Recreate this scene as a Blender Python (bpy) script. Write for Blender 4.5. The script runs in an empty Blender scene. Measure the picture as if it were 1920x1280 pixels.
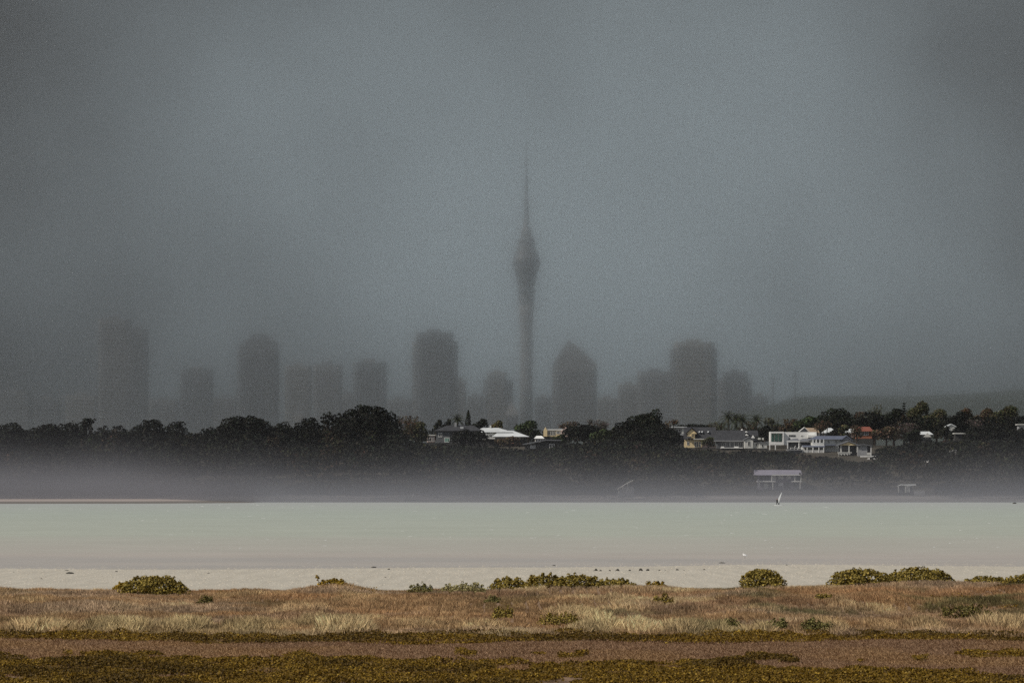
import bpy, math, random
import numpy as np

# ------------------------------------------------------------------ frame of reference
F, CH, HY, CX = 10000.0, 5.3, 908.0, 960.0        # focal length (px of a 1920 frame), eye height, horizon row, centre column
def X(px, D): return (px - CX) / F * D
def Z(py, D): return CH - (py - HY) / F * D
def DG(py, z): return F * (CH - z) / (py - HY)    # distance at which a row meets height z
rng = np.random.default_rng(11)
random.seed(5)
scene = bpy.context.scene
col = scene.collection
def lin(r, g, b):
    f = lambda c: (c/255/12.92 if c/255 <= .04045 else ((c/255+.055)/1.055)**2.4)
    return (f(r), f(g), f(b))

# ------------------------------------------------------------------ materials
MATS = {}
def mat(name, rgb, rough=.8, var=.18, scale=.6, spec=.25, attr=False, metallic=0.0, stretch=(1, 1, 1), bump=0.0):
    if name in MATS: return MATS[name]
    m = bpy.data.materials.new(name); m.use_nodes = True
    nt = m.node_tree; N, L = nt.nodes, nt.links
    b = N['Principled BSDF']
    b.inputs['Roughness'].default_value = rough
    b.inputs['Specular IOR Level'].default_value = spec
    b.inputs['Metallic'].default_value = metallic
    tc = N.new('ShaderNodeTexCoord'); mp = N.new('ShaderNodeMapping'); mp.inputs['Scale'].default_value = stretch
    L.new(tc.outputs['Object'], mp.inputs['Vector'])
    no = N.new('ShaderNodeTexNoise'); no.inputs['Scale'].default_value = scale; no.inputs['Detail'].default_value = 5
    L.new(mp.outputs['Vector'], no.inputs['Vector'])
    mr = N.new('ShaderNodeMapRange')
    mr.inputs['From Min'].default_value = .3; mr.inputs['From Max'].default_value = .7
    mr.inputs['To Min'].default_value = 1-var; mr.inputs['To Max'].default_value = 1+var
    L.new(no.outputs['Fac'], mr.inputs['Value'])
    mx = N.new('ShaderNodeVectorMath'); mx.operation = 'SCALE'
    if attr:
        at = N.new('ShaderNodeAttribute'); at.attribute_name = 'col'
        L.new(at.outputs['Color'], mx.inputs[0])
    else:
        mx.inputs[0].default_value = rgb
    L.new(mr.outputs['Result'], mx.inputs['Scale'])
    L.new(mx.outputs['Vector'], b.inputs['Base Color'])
    if bump:
        bp = N.new('ShaderNodeBump'); bp.inputs['Strength'].default_value = bump; bp.inputs['Distance'].default_value = .1
        L.new(no.outputs['Fac'], bp.inputs['Height']); L.new(bp.outputs['Normal'], b.inputs['Normal'])
    MATS[name] = m
    return m

# ------------------------------------------------------------------ objects
def tag(o, label=None, cat=None, group=None, kind=None):
    if label: o['label'] = label
    if cat: o['category'] = cat
    if group: o['group'] = group
    if kind: o['kind'] = kind
    return o
def empty(name, loc, label, cat, group=None):
    o = bpy.data.objects.new(name, None); col.objects.link(o)
    o.location = loc; o.empty_display_size = .5
    return tag(o, label, cat, group)
def link(name, me, m, parent=None, loc=None):
    o = bpy.data.objects.new(name, me); col.objects.link(o)
    if m is not None and not me.materials: me.materials.append(m)
    if parent is not None: o.parent = parent
    if loc is not None: o.location = loc
    return o
class MB:
    def __init__(s): s.v, s.f = [], []
    def add(s, v, f):
        k = len(s.v); s.v += [tuple(p) for p in v]; s.f += [tuple(i+k for i in q) for q in f]; return s
    def box(s, x0, x1, y0, y1, z0, z1):
        return s.add([(x0,y0,z0),(x1,y0,z0),(x1,y1,z0),(x0,y1,z0),(x0,y0,z1),(x1,y0,z1),(x1,y1,z1),(x0,y1,z1)],
                     [(0,3,2,1),(4,5,6,7),(0,1,5,4),(1,2,6,5),(2,3,7,6),(3,0,4,7)])
    def prism(s, poly, y0, y1):                      # polygon in x,z extruded along y
        n = len(poly)
        return s.add([(x,y0,z) for x,z in poly]+[(x,y1,z) for x,z in poly],
                     [tuple(range(n)), tuple(range(2*n-1,n-1,-1))]+[(i,i+n,(i+1)%n+n,(i+1)%n) for i in range(n)])
    def prismx(s, poly, x0, x1):                     # polygon in y,z extruded along x
        n = len(poly)
        return s.add([(x0,y,z) for y,z in poly]+[(x1,y,z) for y,z in poly],
                     [tuple(range(n-1,-1,-1)), tuple(range(n,2*n))]+[(i,(i+1)%n,(i+1)%n+n,i+n) for i in range(n)])
    def prismz(s, poly, z0, z1):
        n = len(poly)
        return s.add([(x,y,z0) for x,y in poly]+[(x,y,z1) for x,y in poly],
                     [tuple(range(n-1,-1,-1)), tuple(range(n,2*n))]+[(i,(i+1)%n,(i+1)%n+n,i+n) for i in range(n)])
    def lathe(s, prof, cx=0, cy=0, n=24):            # prof: (r,z) from the bottom up
        v, f = [], []
        for r, z in prof:
            for i in range(n):
                a = 2*math.pi*i/n; v.append((cx+r*math.cos(a), cy+r*math.sin(a), z))
        for k in range(len(prof)-1):
            for i in range(n):
                j = (i+1) % n; f.append((k*n+i, k*n+j, (k+1)*n+j, (k+1)*n+i))
        f.append(tuple(range(n-1,-1,-1))); f.append(tuple(range((len(prof)-1)*n, len(prof)*n)))
        return s.add(v, f)
    def tube(s, pts, rads, n=6):
        v, f = [], []
        P = [np.array(p, float) for p in pts]
        for k, p in enumerate(P):
            d = P[min(k+1, len(P)-1)] - P[max(k-1, 0)]; d /= (np.linalg.norm(d)+1e-9)
            a = np.cross(d, (0.31, .95, .1)); a /= (np.linalg.norm(a)+1e-9); b = np.cross(d, a)
            for i in range(n):
                t = 2*math.pi*i/n; v.append(tuple(p + rads[k]*(a*math.cos(t)+b*math.sin(t))))
        for k in range(len(P)-1):
            for i in range(n):
                j = (i+1) % n; f.append((k*n+i, k*n+j, (k+1)*n+j, (k+1)*n+i))
        f.append(tuple(range(n-1,-1,-1))); f.append(tuple(range((len(P)-1)*n, len(P)*n)))
        return s.add(v, f)
    def build(s, name, m, parent=None, loc=None, smooth=False):
        me = bpy.data.meshes.new(name); me.from_pydata(s.v, [], s.f); me.update()
        if smooth: me.polygons.foreach_set('use_smooth', [True]*len(me.polygons))
        return link(name, me, m, parent, loc)
def np_mesh(name, V, C=None):
    """V (n,k,3): n separate faces of k corners; C (n,3) or (n,k,3) intrinsic colours."""
    n, k, _ = V.shape
    me = bpy.data.meshes.new(name)
    me.vertices.add(n*k); me.vertices.foreach_set('co', V.reshape(-1).astype(np.float32))
    me.loops.add(n*k); me.loops.foreach_set('vertex_index', np.arange(n*k, dtype=np.int32))
    me.polygons.add(n); me.polygons.foreach_set('loop_start', np.arange(0, n*k, k, dtype=np.int32))
    if C is not None:
        if C.ndim == 2: C = np.repeat(C[:, None, :], k, 1)
        a = me.attributes.new('col', 'FLOAT_COLOR', 'POINT')
        a.data.foreach_set('color', np.concatenate([C.reshape(-1, 3), np.ones((n*k, 1))], 1).astype(np.float32).reshape(-1))
    me.update(calc_edges=True)
    return me
def grid_mesh(name, xs, ys, zf, m, kind='structure'):
    xs, ys = np.asarray(xs, float), np.asarray(ys, float)
    gx, gy = np.meshgrid(xs, ys); gz = zf(gx, gy)
    nx, ny = len(xs), len(ys)
    V = np.stack([gx, gy, gz], -1).reshape(-1, 3)
    f = []
    for j in range(ny-1):
        for i in range(nx-1):
            a = j*nx+i; f.append((a, a+1, a+nx+1, a+nx))
    me = bpy.data.meshes.new(name); me.from_pydata(V.tolist(), [], f); me.update()
    me.polygons.foreach_set('use_smooth', [True]*len(me.polygons))
    return tag(link(name, me, m), kind=kind)
_tab = np.random.default_rng(3).random((512, 512))
def vnoise(x, y):
    xi, yi = np.floor(x).astype(int), np.floor(y).astype(int)
    u, v = x-xi, y-yi; u = u*u*(3-2*u); v = v*v*(3-2*v)
    g = lambda a, b: _tab[a % 512, b % 512]
    return (g(xi,yi)*(1-u)+g(xi+1,yi)*u)*(1-v)+(g(xi,yi+1)*(1-u)+g(xi+1,yi+1)*u)*v
def fbm(x, y, o=3):
    s, a, t = 0, 1, 0
    for k in range(o):
        s = s+a*vnoise(x*2**k+17.3*k, y*2**k+5.1*k); t += a; a *= .5
    return s/t
def unit(n):
    d = rng.normal(size=(n, 3)); return d/np.linalg.norm(d, axis=1, keepdims=True)
def leaves(P, Nrm, size, aspect=1.0, jitter=.9):
    """one small four-cornered leaf clump per point, tilted about the given outward direction"""
    n = len(P)
    d = Nrm + jitter*unit(n); d /= np.linalg.norm(d, axis=1, keepdims=True)+1e-9
    a = np.cross(d, unit(n)); a /= np.linalg.norm(a, axis=1, keepdims=True)+1e-9
    b = np.cross(d, a)
    s = (size*(.6+.8*rng.random(n)))[:, None]
    a = a*s; b = b*s*aspect
    return np.stack([P-a*.5, P+b*.5*(.7+.6*rng.random((n,1))), P+a*.5, P-b*.5], 1)

# ------------------------------------------------------------------ camera
cam = bpy.data.cameras.new('camera'); cam.sensor_width = 36; cam.lens = F/1920*36
cam.shift_y = (HY-640)/1920; cam.clip_start = 1; cam.clip_end = 60000
co = bpy.data.objects.new('camera', cam); col.objects.link(co)
co.location = (0, 0, CH); co.rotation_euler = (math.radians(90), 0, 0)
scene.camera = co

# ------------------------------------------------------------------ light: sun through a break on the left, storm sky ahead
SUN = np.array((-.67, -.30, .66)); SUN = SUN/np.linalg.norm(SUN)
sl = bpy.data.lights.new('sun', 'SUN'); sl.energy = 3.3; sl.angle = math.radians(2.5); sl.color = (1, .93, .84)
so = bpy.data.objects.new('sun', sl); col.objects.link(so)
from mathutils import Vector
so.rotation_euler = Vector(tuple(-SUN)).to_track_quat('-Z', 'Y').to_euler(); so.location = (-200, -50, 400)

w = bpy.data.worlds.new('World'); scene.world = w; w.use_nodes = True
nt = w.node_tree; N, L = nt.nodes, nt.links
bg = N['Background']; STR = .1; bg.inputs['Strength'].default_value = STR
sky = N.new('ShaderNodeTexSky'); sky.sky_type = 'NISHITA'; sky.sun_disc = False
sky.sun_elevation = math.asin(SUN[2]); sky.sun_rotation = math.atan2(SUN[0], SUN[1])
def M(op, a, b=None, c=None, clamp=False):
    n = N.new('ShaderNodeMath'); n.operation = op; n.use_clamp = clamp
    for i, v in enumerate((a, b, c)):
        if v is None: continue
        if isinstance(v, (int, float)): n.inputs[i].default_value = v
        else: L.new(v, n.inputs[i])
    return n.outputs[0]
def smooth(v, a, b):
    n = N.new('ShaderNodeMapRange'); n.interpolation_type = 'SMOOTHSTEP'
    L.new(v, n.inputs['Value']); n.inputs['From Min'].default_value = a; n.inputs['From Max'].default_value = b
    return n.outputs['Result']
tc = N.new('ShaderNodeTexCoord'); sp = N.new('ShaderNodeSeparateXYZ'); L.new(tc.outputs['Generated'], sp.inputs[0])
dx, dy, dz = sp.outputs
ysafe = M('MAXIMUM', dy, .05)
u, v = M('DIVIDE', dx, ysafe), M('DIVIDE', dz, ysafe)
cmb = N.new('ShaderNodeCombineXYZ'); L.new(u, cmb.inputs[0]); L.new(M('MULTIPLY', v, .9), cmb.inputs[1])
no = N.new('ShaderNodeTexNoise'); no.inputs['Scale'].default_value = 22; no.inputs['Detail'].default_value = 5; no.inputs['Roughness'].default_value = .5
L.new(cmb.outputs[0], no.inputs['Vector'])
# a paler gap in the storm deck a little right of the tower, heavier cloud to both sides and above
WP = dict(gap_u=.012, gap_v=.046, lo=.0, amp=.44, r=.140)
du = M('MULTIPLY', M('SUBTRACT', u, WP['gap_u']), .90); dv = M('MULTIPLY', M('SUBTRACT', v, WP['gap_v']), 1.15)
dist = M('SQRT', M('ADD', M('MULTIPLY', du, du), M('MULTIPLY', dv, dv)))
dist = M('ADD', dist, M('MULTIPLY', M('SUBTRACT', no.outputs['Fac'], .5), .125))
gap = M('SUBTRACT', 1, smooth(dist, .0, WP['r']))
lum = M('ADD', WP['lo'], M('MULTIPLY', gap, WP['amp']))
low = smooth(v, .0, .045)                               # the deck is heavier right above the skyline
lum = M('MULTIPLY', lum, M('ADD', .56, M('MULTIPLY', low, .44)))
def rgbscale(rgb, val):
    n = N.new('ShaderNodeVectorMath'); n.operation = 'SCALE'; n.inputs[0].default_value = rgb
    L.new(val, n.inputs['Scale']); return n.outputs['Vector']
storm = rgbscale((.82/STR, 1.0/STR, 1.08/STR), lum)
# elsewhere: broken overcast in front of the clear sky
no2 = N.new('ShaderNodeTexNoise'); no2.inputs['Scale'].default_value = 3; no2.inputs['Detail'].default_value = 6
L.new(tc.outputs['Generated'], no2.inputs['Vector'])
over = rgbscale((.98/STR, 1.0/STR, 1.04/STR), M('ADD', .12, M('MULTIPLY', no2.outputs['Fac'], .36)))
mix1 = N.new('ShaderNodeMix'); mix1.data_type = 'RGBA'; mix1.inputs['Factor'].default_value = .8
L.new(sky.outputs['Color'], mix1.inputs['A']); L.new(over, mix1.inputs['B'])
mix2 = N.new('ShaderNodeMix'); mix2.data_type = 'RGBA'
L.new(smooth(dy, .55, .95), mix2.inputs['Factor']); L.new(mix1.outputs['Result'], mix2.inputs['A']); L.new(storm, mix2.inputs['B'])
L.new(mix2.outputs['Result'], bg.inputs['Color'])

# ------------------------------------------------------------------ air: rain veil over the city, mist bank on the far shore, thin haze round everything
def volume(name, x0, x1, y0, y1, z0, z1, density, color, aniso=0.0, grad=None):
    o = MB().box(x0, x1, y0, y1, z0, z1).build(name, None)
    m = bpy.data.materials.new(name); m.use_nodes = True; n_, l_ = m.node_tree.nodes, m.node_tree.links
    n_.remove(n_['Principled BSDF'])
    p = n_.new('ShaderNodeVolumePrincipled'); p.inputs['Color'].default_value = (*color, 1)
    p.inputs['Density'].default_value = density; p.inputs['Anisotropy'].default_value = aniso
    l_.new(p.outputs['Volume'], n_['Material Output'].inputs['Volume'])
    if grad: grad(n_, l_, p)
    o.data.materials.append(m); tag(o, kind='stuff')
    return o
volume('haze', -9000, 9000, -400, 13000, -60, 720, 6e-6, (.8, .82, .85))
# near curtain of big drops: throws light almost straight on, which softens whatever stands behind it; then the grey rain round the city
volume('rain', -2600, 2600, 2620, 3420, -55, 700, 2.2e-3, (1, 1, 1), aniso=.999)
volume('rain', -2600, 2600, 3425, 6300, -52, 710, 3.4e-4, (.325, .352, .375))
def mist_grad(n_, l_, p):
    g = n_.new('ShaderNodeTexCoord'); s = n_.new('ShaderNodeSeparateXYZ'); l_.new(g.outputs['Object'], s.inputs[0])
    def mm(op, a, b):
        k = n_.new('ShaderNodeMath'); k.operation = op
        for i, q in enumerate((a, b)):
            if isinstance(q, (int, float)): k.inputs[i].default_value = q
            else: l_.new(q, k.inputs[i])
        return k.outputs[0]
    nz = n_.new('ShaderNodeTexNoise'); nz.inputs['Scale'].default_value = .014; nz.inputs['Detail'].default_value = 2
    l_.new(g.outputs['Object'], nz.inputs['Vector'])
    wob = mm('MULTIPLY', mm('SUBTRACT', nz.outputs['Fac'], .5), 12.0)
    zz = mm('ADD', s.outputs[2], wob)
    left = n_.new('ShaderNodeMapRange'); left.inputs['From Min'].default_value = -60; left.inputs['From Max'].default_value = -170
    left.inputs['To Max'].default_value = 4.5
    l_.new(s.outputs[0], left.inputs['Value'])
    zz = mm('SUBTRACT', zz, left.outputs['Result'])
    d = mm('MULTIPLY', mm('MINIMUM', mm('POWER', 2.71828, mm('DIVIDE', zz, -4.5)), .85), .040)
    thin = n_.new('ShaderNodeMapRange'); thin.inputs['From Min'].default_value = -40; thin.inputs['From Max'].default_value = 70
    thin.inputs['To Min'].default_value = 1; thin.inputs['To Max'].default_value = .70
    l_.new(s.outputs[0], thin.inputs['Value']); d = mm('MULTIPLY', d, thin.outputs['Result'])
    l_.new(d, p.inputs['Density'])
volume('mist', -620, 620, 1570, 1668, -.5, 27, .0135, (.315, .322, .352), grad=mist_grad)

# ------------------------------------------------------------------ ground, mudflat, water, far shore, hills
def marsh_z(x, y):
    e = np.clip((262-y)/22, 0, 1); e = e*e*(3-2*e)
    rise = np.clip((y-178)/50, 0, 1)
    z = .32+.26*rise*(fbm(x*.11+3, y*.05+9, 3)-.25) + rise*np.interp(x, [-26, -8, 0, 10, 24], [.0, .02, .05, .2, .27]) + .08*(fbm(x*.35, y*.2, 2)-.5)
    z = z + np.clip((y-180)/12, 0, 1)*(.62*(np.maximum(fbm(x*.22+33, y*.075+14+x*.012, 2), .37)-.5) + .16*(fbm(x*.55+3, y*.17+40, 2)-.5))
    return z*e - .06*(1-e)
m_marsh = mat('marsh_soil', lin(130, 108, 88), .9, .25, 3.5, .1, bump=.6)
grid_mesh('ground', np.linspace(-60, 60, 110), np.concatenate([np.linspace(-40, 100, 12), np.linspace(106, 300, 130)]), marsh_z, m_marsh)
m_mud = mat('wet_mud', lin(188, 182, 168), .55, .10, 1.4, .2, stretch=(1, .05, 1), bump=.2)
def mud_z(x, y):
    t = np.clip((y-270)/95, 0, 1)
    return .075*(1-t)-.035*t + .02*(fbm(x*.05+2, y*.012+4, 2)-.5) + .018*np.sin(x*.03+1)*t - .5*np.clip((y-380)/60, 0, 1)
grid_mesh('mudflat', np.linspace(-260, 260, 90), np.concatenate([np.linspace(-60, 240, 8), np.linspace(248, 460, 70)]), lambda x, y: mud_z(x, y)-.3*np.clip((262-y)/20, 0, 1), m_mud)

mw = bpy.data.materials.new('water'); mw.use_nodes = True
n_, l_ = mw.node_tree.nodes, mw.node_tree.links; b = n_['Principled BSDF']
b.inputs['Roughness'].default_value = .45; b.inputs['Specular IOR Level'].default_value = .22
g = n_.new('ShaderNodeNewGeometry'); s = n_.new('ShaderNodeSeparateXYZ'); l_.new(g.outputs['Position'], s.inputs[0])
mp = n_.new('ShaderNodeMapping'); mp.inputs['Scale'].default_value = (.004, .011, .1); l_.new(g.outputs['Position'], mp.inputs['Vector'])
nz = n_.new('ShaderNodeTexNoise'); nz.inputs['Scale'].default_value = 1; nz.inputs['Detail'].default_value = 6; nz.inputs['Roughness'].default_value = .65
l_.new(mp.outputs['Vector'], nz.inputs['Vector'])
ad = n_.new('ShaderNodeMath'); ad.operation = 'MULTIPLY_ADD'; l_.new(nz.outputs['Fac'], ad.inputs[0]); ad.inputs[1].default_value = 180; l_.new(s.outputs[1], ad.inputs[2])
rm = n_.new('ShaderNodeMapRange'); rm.inputs['From Min'].default_value = 430; rm.inputs['From Max'].default_value = 1740; l_.new(ad.outputs[0], rm.inputs['Value'])
cr = n_.new('ShaderNodeValToRGB'); e = cr.color_ramp.elements
e[0].position = 0; e[0].color = (*lin(174, 169, 161), 1); e[1].position = 1; e[1].color = (*lin(172, 175, 174), 1)
for p_, c_ in ((.012, (170, 167, 162)), (.03, (180, 174, 166)), (.18, (177, 182, 170)), (.45, (173, 181, 171))):
    q = e.new(p_); q.color = (*lin(*c_), 1)
l_.new(rm.outputs['Result'], cr.inputs['Fac'])
mp2 = n_.new('ShaderNodeMapping'); mp2.inputs['Scale'].default_value = (.05, .03, 1); l_.new(g.outputs['Position'], mp2.inputs['Vector'])
nz2 = n_.new('ShaderNodeTexNoise'); nz2.inputs['Scale'].default_value = 1; nz2.inputs['Detail'].default_value = 8; nz2.inputs['Roughness'].default_value = .8
l_.new(mp2.outputs['Vector'], nz2.inputs['Vector'])
mr = n_.new('ShaderNodeMapRange'); mr.inputs['From Min'].default_value = .3; mr.inputs['From Max'].default_value = .7; mr.inputs['To Min'].default_value = .93; mr.inputs['To Max'].default_value = 1.07
l_.new(nz2.outputs['Fac'], mr.inputs['Value'])
vs = n_.new('ShaderNodeVectorMath'); vs.operation = 'SCALE'; l_.new(cr.outputs['Color'], vs.inputs[0]); l_.new(mr.outputs['Result'], vs.inputs['Scale'])
l_.new(vs.outputs['Vector'], b.inputs['Base Color'])
wv = n_.new('ShaderNodeTexNoise'); wv.inputs['Scale'].default_value = .8; wv.inputs['Detail'].default_value = 4; l_.new(g.outputs['Position'], wv.inputs['Vector'])
bp = n_.new('ShaderNodeBump'); bp.inputs['Strength'].default_value = .35; bp.inputs['Distance'].default_value = .15
l_.new(wv.outputs['Fac'], bp.inputs['Height']); l_.new(bp.outputs['Normal'], b.inputs['Normal'])
MB().add([(-2500, 300, 0), (2500, 300, 0), (2500, 1700, 0), (-2500, 1700, 0)], [(0, 1, 2, 3)]).build('water', mw)['kind'] = 'structure'

_sd = np.array([1600, 1640, 1656, 1668, 1690, 1705, 1725, 1760, 1790, 1830, 1900, 2010, 2150, 2600])
_sz = np.array([-2, -.8, 0, .55, 1.7, 3.5, 7.5, 13, 16.2, 18.2, 19.5, 19.5, 12, 2])
def shore_z(x, y): return np.interp(y, _sd, _sz) + .6*np.clip((y-1690)/30, 0, 1)*(fbm(x*.02+8, y*.02+3, 3)-.5)*2
def sz(px, D): return float(shore_z(np.array([X(px, D)]), np.array([D]))[0])
m_bank = mat('bank_soil', lin(70, 66, 58), .95, .35, .25, .1)
# beach: grey sand low down, turf and soil above
nn, ll = m_bank.node_tree.nodes, m_bank.node_tree.links
gg = nn.new('ShaderNodeNewGeometry'); ss = nn.new('ShaderNodeSeparateXYZ'); ll.new(gg.outputs['Position'], ss.inputs[0])
rr = nn.new('ShaderNodeMapRange'); rr.inputs['From Min'].default_value = 2.1; rr.inputs['From Max'].default_value = 1.3; ll.new(ss.outputs[2], rr.inputs['Value'])
mixb = nn.new('ShaderNodeMix'); mixb.data_type = 'RGBA'; mixb.inputs['B'].default_value = (*lin(196, 188, 180), 1)
pb = nn['Principled BSDF']; src = pb.inputs['Base Color'].links[0].from_socket
ll.new(rr.outputs['Result'], mixb.inputs['Factor']); ll.new(src, mixb.inputs['A']); ll.new(mixb.outputs['Result'], pb.inputs['Base Color'])
grid_mesh('far_shore_terrain', np.linspace(-900, 900, 120), np.concatenate([[1600, 1630], np.linspace(1645, 1850, 40), np.linspace(1870, 2600, 16)]), shore_z, m_bank)
# long low sandbar off the left of the far beach
m_sand = mat('sandbar_sand', lin(156, 147, 142), .8, .12, .2, .2, stretch=(.2, 1, 1))
nn, ll = m_sand.node_tree.nodes, m_sand.node_tree.links
gg = nn.new('ShaderNodeNewGeometry'); ss = nn.new('ShaderNodeSeparateXYZ'); ll.new(gg.outputs['Position'], ss.inputs[0])
rr = nn.new('ShaderNodeMapRange'); rr.inputs['From Min'].default_value = .62; rr.inputs['From Max'].default_value = .42; ll.new(ss.outputs[2], rr.inputs['Value'])
mixb = nn.new('ShaderNodeMix'); mixb.data_type = 'RGBA'; mixb.inputs['B'].default_value = (*lin(112, 108, 104), 1)
pb = nn['Principled BSDF']; src = pb.inputs['Base Color'].links[0].from_socket
ll.new(rr.outputs['Result'], mixb.inputs['Factor']); ll.new(src, mixb.inputs['A']); ll.new(mixb.outputs['Result'], pb.inputs['Base Color'])
def bar_z(x, y):
    c = np.interp(x, [-420, -155, -60, 0], [1455, 1468, 1505, 1520])
    t = np.clip((y-c)/62, -1, 1.4)*np.clip((1655-y)/30, 0, 1)
    h = np.where(t < 0, t*.8, np.minimum(t, 1)*1.0)
    taper = np.clip((X(575, 1540)-x)/45, 0, 1)
    return -.6 + (h+.6)*taper + .05*(fbm(x*.03, y*.02, 2)-.5)
grid_mesh('sandbar_beach', np.linspace(-520, -40, 90), np.linspace(1400, 1662, 50), bar_z, m_sand)

m_hill = mat('far_hill_ground', lin(62, 68, 60), .95, .3, .01, .1)
def hill_z(x, y):
    px = x/np.maximum(y, 1)*F+CX
    prof = np.interp(px, [-1500, 0, 150, 400, 900, 1300, 1430, 1500, 1620, 1760, 1850, 1890, 1960, 2600, 4000], [45, 58, 55, 50, 52, 60, 88, 95, 94, 93, 96, 101, 101, 92, 70])
    return prof*np.exp(-((y-5300)/1100)**2) + 8*(fbm(x*.004+40, y*.004, 3)-.5) - 3
grid_mesh('hills', np.linspace(-4500, 4500, 150), np.linspace(2550, 7600, 60), hill_z, m_hill)

# ------------------------------------------------------------------ the city in the rain
m_fac = [mat('facade_concrete_grey', lin(132, 132, 132), .7, .2, .05), mat('facade_dark_glass', lin(112, 115, 118), .4, .2, .05), mat('facade_stone', lin(140, 137, 132), .8, .2, .05)]
m_band = mat('facade_window_band', lin(84, 88, 92), .4, .2, .1, .3)
def tower(name, label, blocks, D, mi, cat='skyscraper', extra=None, ground=40):
    """blocks: (x0, x1, ytop[, depth]) in photo columns/rows at distance D; each a setback of the building"""
    pxc = sum(b_[0]+b_[1] for b_ in blocks)/(2*len(blocks))
    xc = X(pxc, D); g0 = float(hill_z(np.array([xc]), np.array([D]))[0]) - 2
    r = empty(name, (xc, D, g0), label, cat, 'high-rise buildings of the city centre in the rain')
    for k, b_ in enumerate(blocks):
        x0, x1 = X(b_[0], D)-xc, X(b_[1], D)-xc; top = Z(b_[2], D)-g0
        dep = b_[3] if len(b_) > 3 else max(24, (x1-x0)*.8)
        ch = min(3.5, (x1-x0)*.1)
        y0, y1 = -k*1.5, -k*1.5+dep
        poly = [(x0+ch,y0),(x1-ch,y0),(x1,y0+ch),(x1,y1-ch),(x1-ch,y1),(x0+ch,y1),(x0,y1-ch),(x0,y0+ch)]
        wl = MB().prismz(poly, 0, top).build('wall', m_fac[(mi+k) % 3], r)
        bd = MB(); z = 6.0
        while z < top-5:
            bd.prismz([(px_*1.0+(.12 if px_ > (x0+x1)/2 else -.12), py_+(.12 if py_ > (y0+y1)/2 else -.12)) for px_, py_ in poly], z, z+1.7); z += 3.9
        bd.build('window_band', m_band, r)
        MB().box(x0+(x1-x0)*.3, x1-(x1-x0)*.35, y0+dep*.3, y0+dep*.7, top, top+3.2).build('plant_room', m_fac[(mi+1) % 3], r)
    if extra: extra(r, xc, g0)
    return r
def spire(x0, x1, ye, yt, D, mi):
    def f(r, xc, g0):
        a, b_ = X(x0, D)-xc, X(x1, D)-xc; m_ = (a+b_)/2; h = (b_-a)
        ze, zt = Z(ye, D)-g0, Z(yt, D)-g0
        MB().add([(a,0,ze),(b_,0,ze),(b_,h,ze),(a,h,ze),(m_,h/2,zt)], [(0,1,4),(1,2,4),(2,3,4),(3,0,4),(3,2,1,0)]).build('roof', m_fac[mi], r)
    return f
CD = 5750
tower('skyscraper', 'wide twin-stepped tower, the tallest block left of the needle tower', [(184, 243, 598), (238, 276, 618)], CD-150, 0)
tower('skyscraper', 'short faint block between the wide stepped tower and the angle-topped tower', [(337, 398, 692)], CD+100, 1)
def s3(r, xc, g0):
    D = CD-300; P = [(447,660),(447,648),(478,626),(496,626),(519,642),(519,660)]
    MB().prism([(X(a,D)-xc, Z(b_,D)-g0) for a, b_ in reversed(P)], .5, 30).build('crown', m_fac[1], r)
tower('skyscraper', 'tall slab tower with an angled faceted top, left of the twin low slabs', [(444, 521, 656)], CD-300, 1, extra=s3)
tower('office_building', 'squat slab with a flat top, left half of the joined pair', [(534, 583, 686)], CD, 2, 'office building')
tower('office_building', 'squat slab standing slightly nearer, right half of the joined pair', [(588, 641, 684)], CD-80, 0, 'office building')
tower('church', 'small pointed spire faint above the dark trees at left', [(553, 571, 778, 14)], 4700, 2, 'church', extra=spire(552, 572, 778, 748, 4700, 1))
tower('skyscraper', 'mid-height flat block between the twin slabs and the broad rounded tower', [(662, 724, 678)], CD-100, 1)
tower('skyscraper', 'broad tall tower with chamfered shoulders left of the needle tower', [(773, 858, 640), (780, 850, 623)], CD-350, 0)
tower('office_building', 'low block tucked against the right of the broad chamfered tower', [(852, 874, 712)], CD, 2, 'office building')
tower('office_building', 'low stepped block right beside the foot of the needle tower', [(906, 962, 712), (914, 950, 698)], CD+50, 1, 'office building')
tower('church', 'small pointed spire faint at the foot of the needle tower', [(946, 972, 778, 16)], 4700, 1, 'church', extra=spire(944, 974, 778, 752, 4700, 0))
def s10(r, xc, g0):
    D = CD-300; P = [(1036,690),(1040,676),(1066,636),(1092,656),(1119,682),(1119,690)]
    MB().prism([(X(a,D)-xc, Z(b_,D)-g0) for a, b_ in reversed(P)], .5, 34).build('roof', m_fac[0], r)
tower('skyscraper', 'tower with a steep pointed roof just right of the needle tower', [(1036, 1119, 690)], CD-300, 0, extra=s10)
tower('office_building', 'lowest block of the stepped group left of the dark square tower', [(1159, 1199, 720)], CD+60, 2, 'office building')
tower('office_building', 'middle block stepping up to the dark square tower', [(1196, 1262, 696)], CD, 0, 'office building')
tower('skyscraper', 'dark square tower, the tallest block right of the needle tower', [(1258, 1345, 655), (1264, 1340, 641)], CD-450, 1)
tower('office_building', 'rounded lower block on the right flank of the dark square tower', [(1348, 1410, 712), (1356, 1402, 697)], CD, 0, 'office building')

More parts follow.
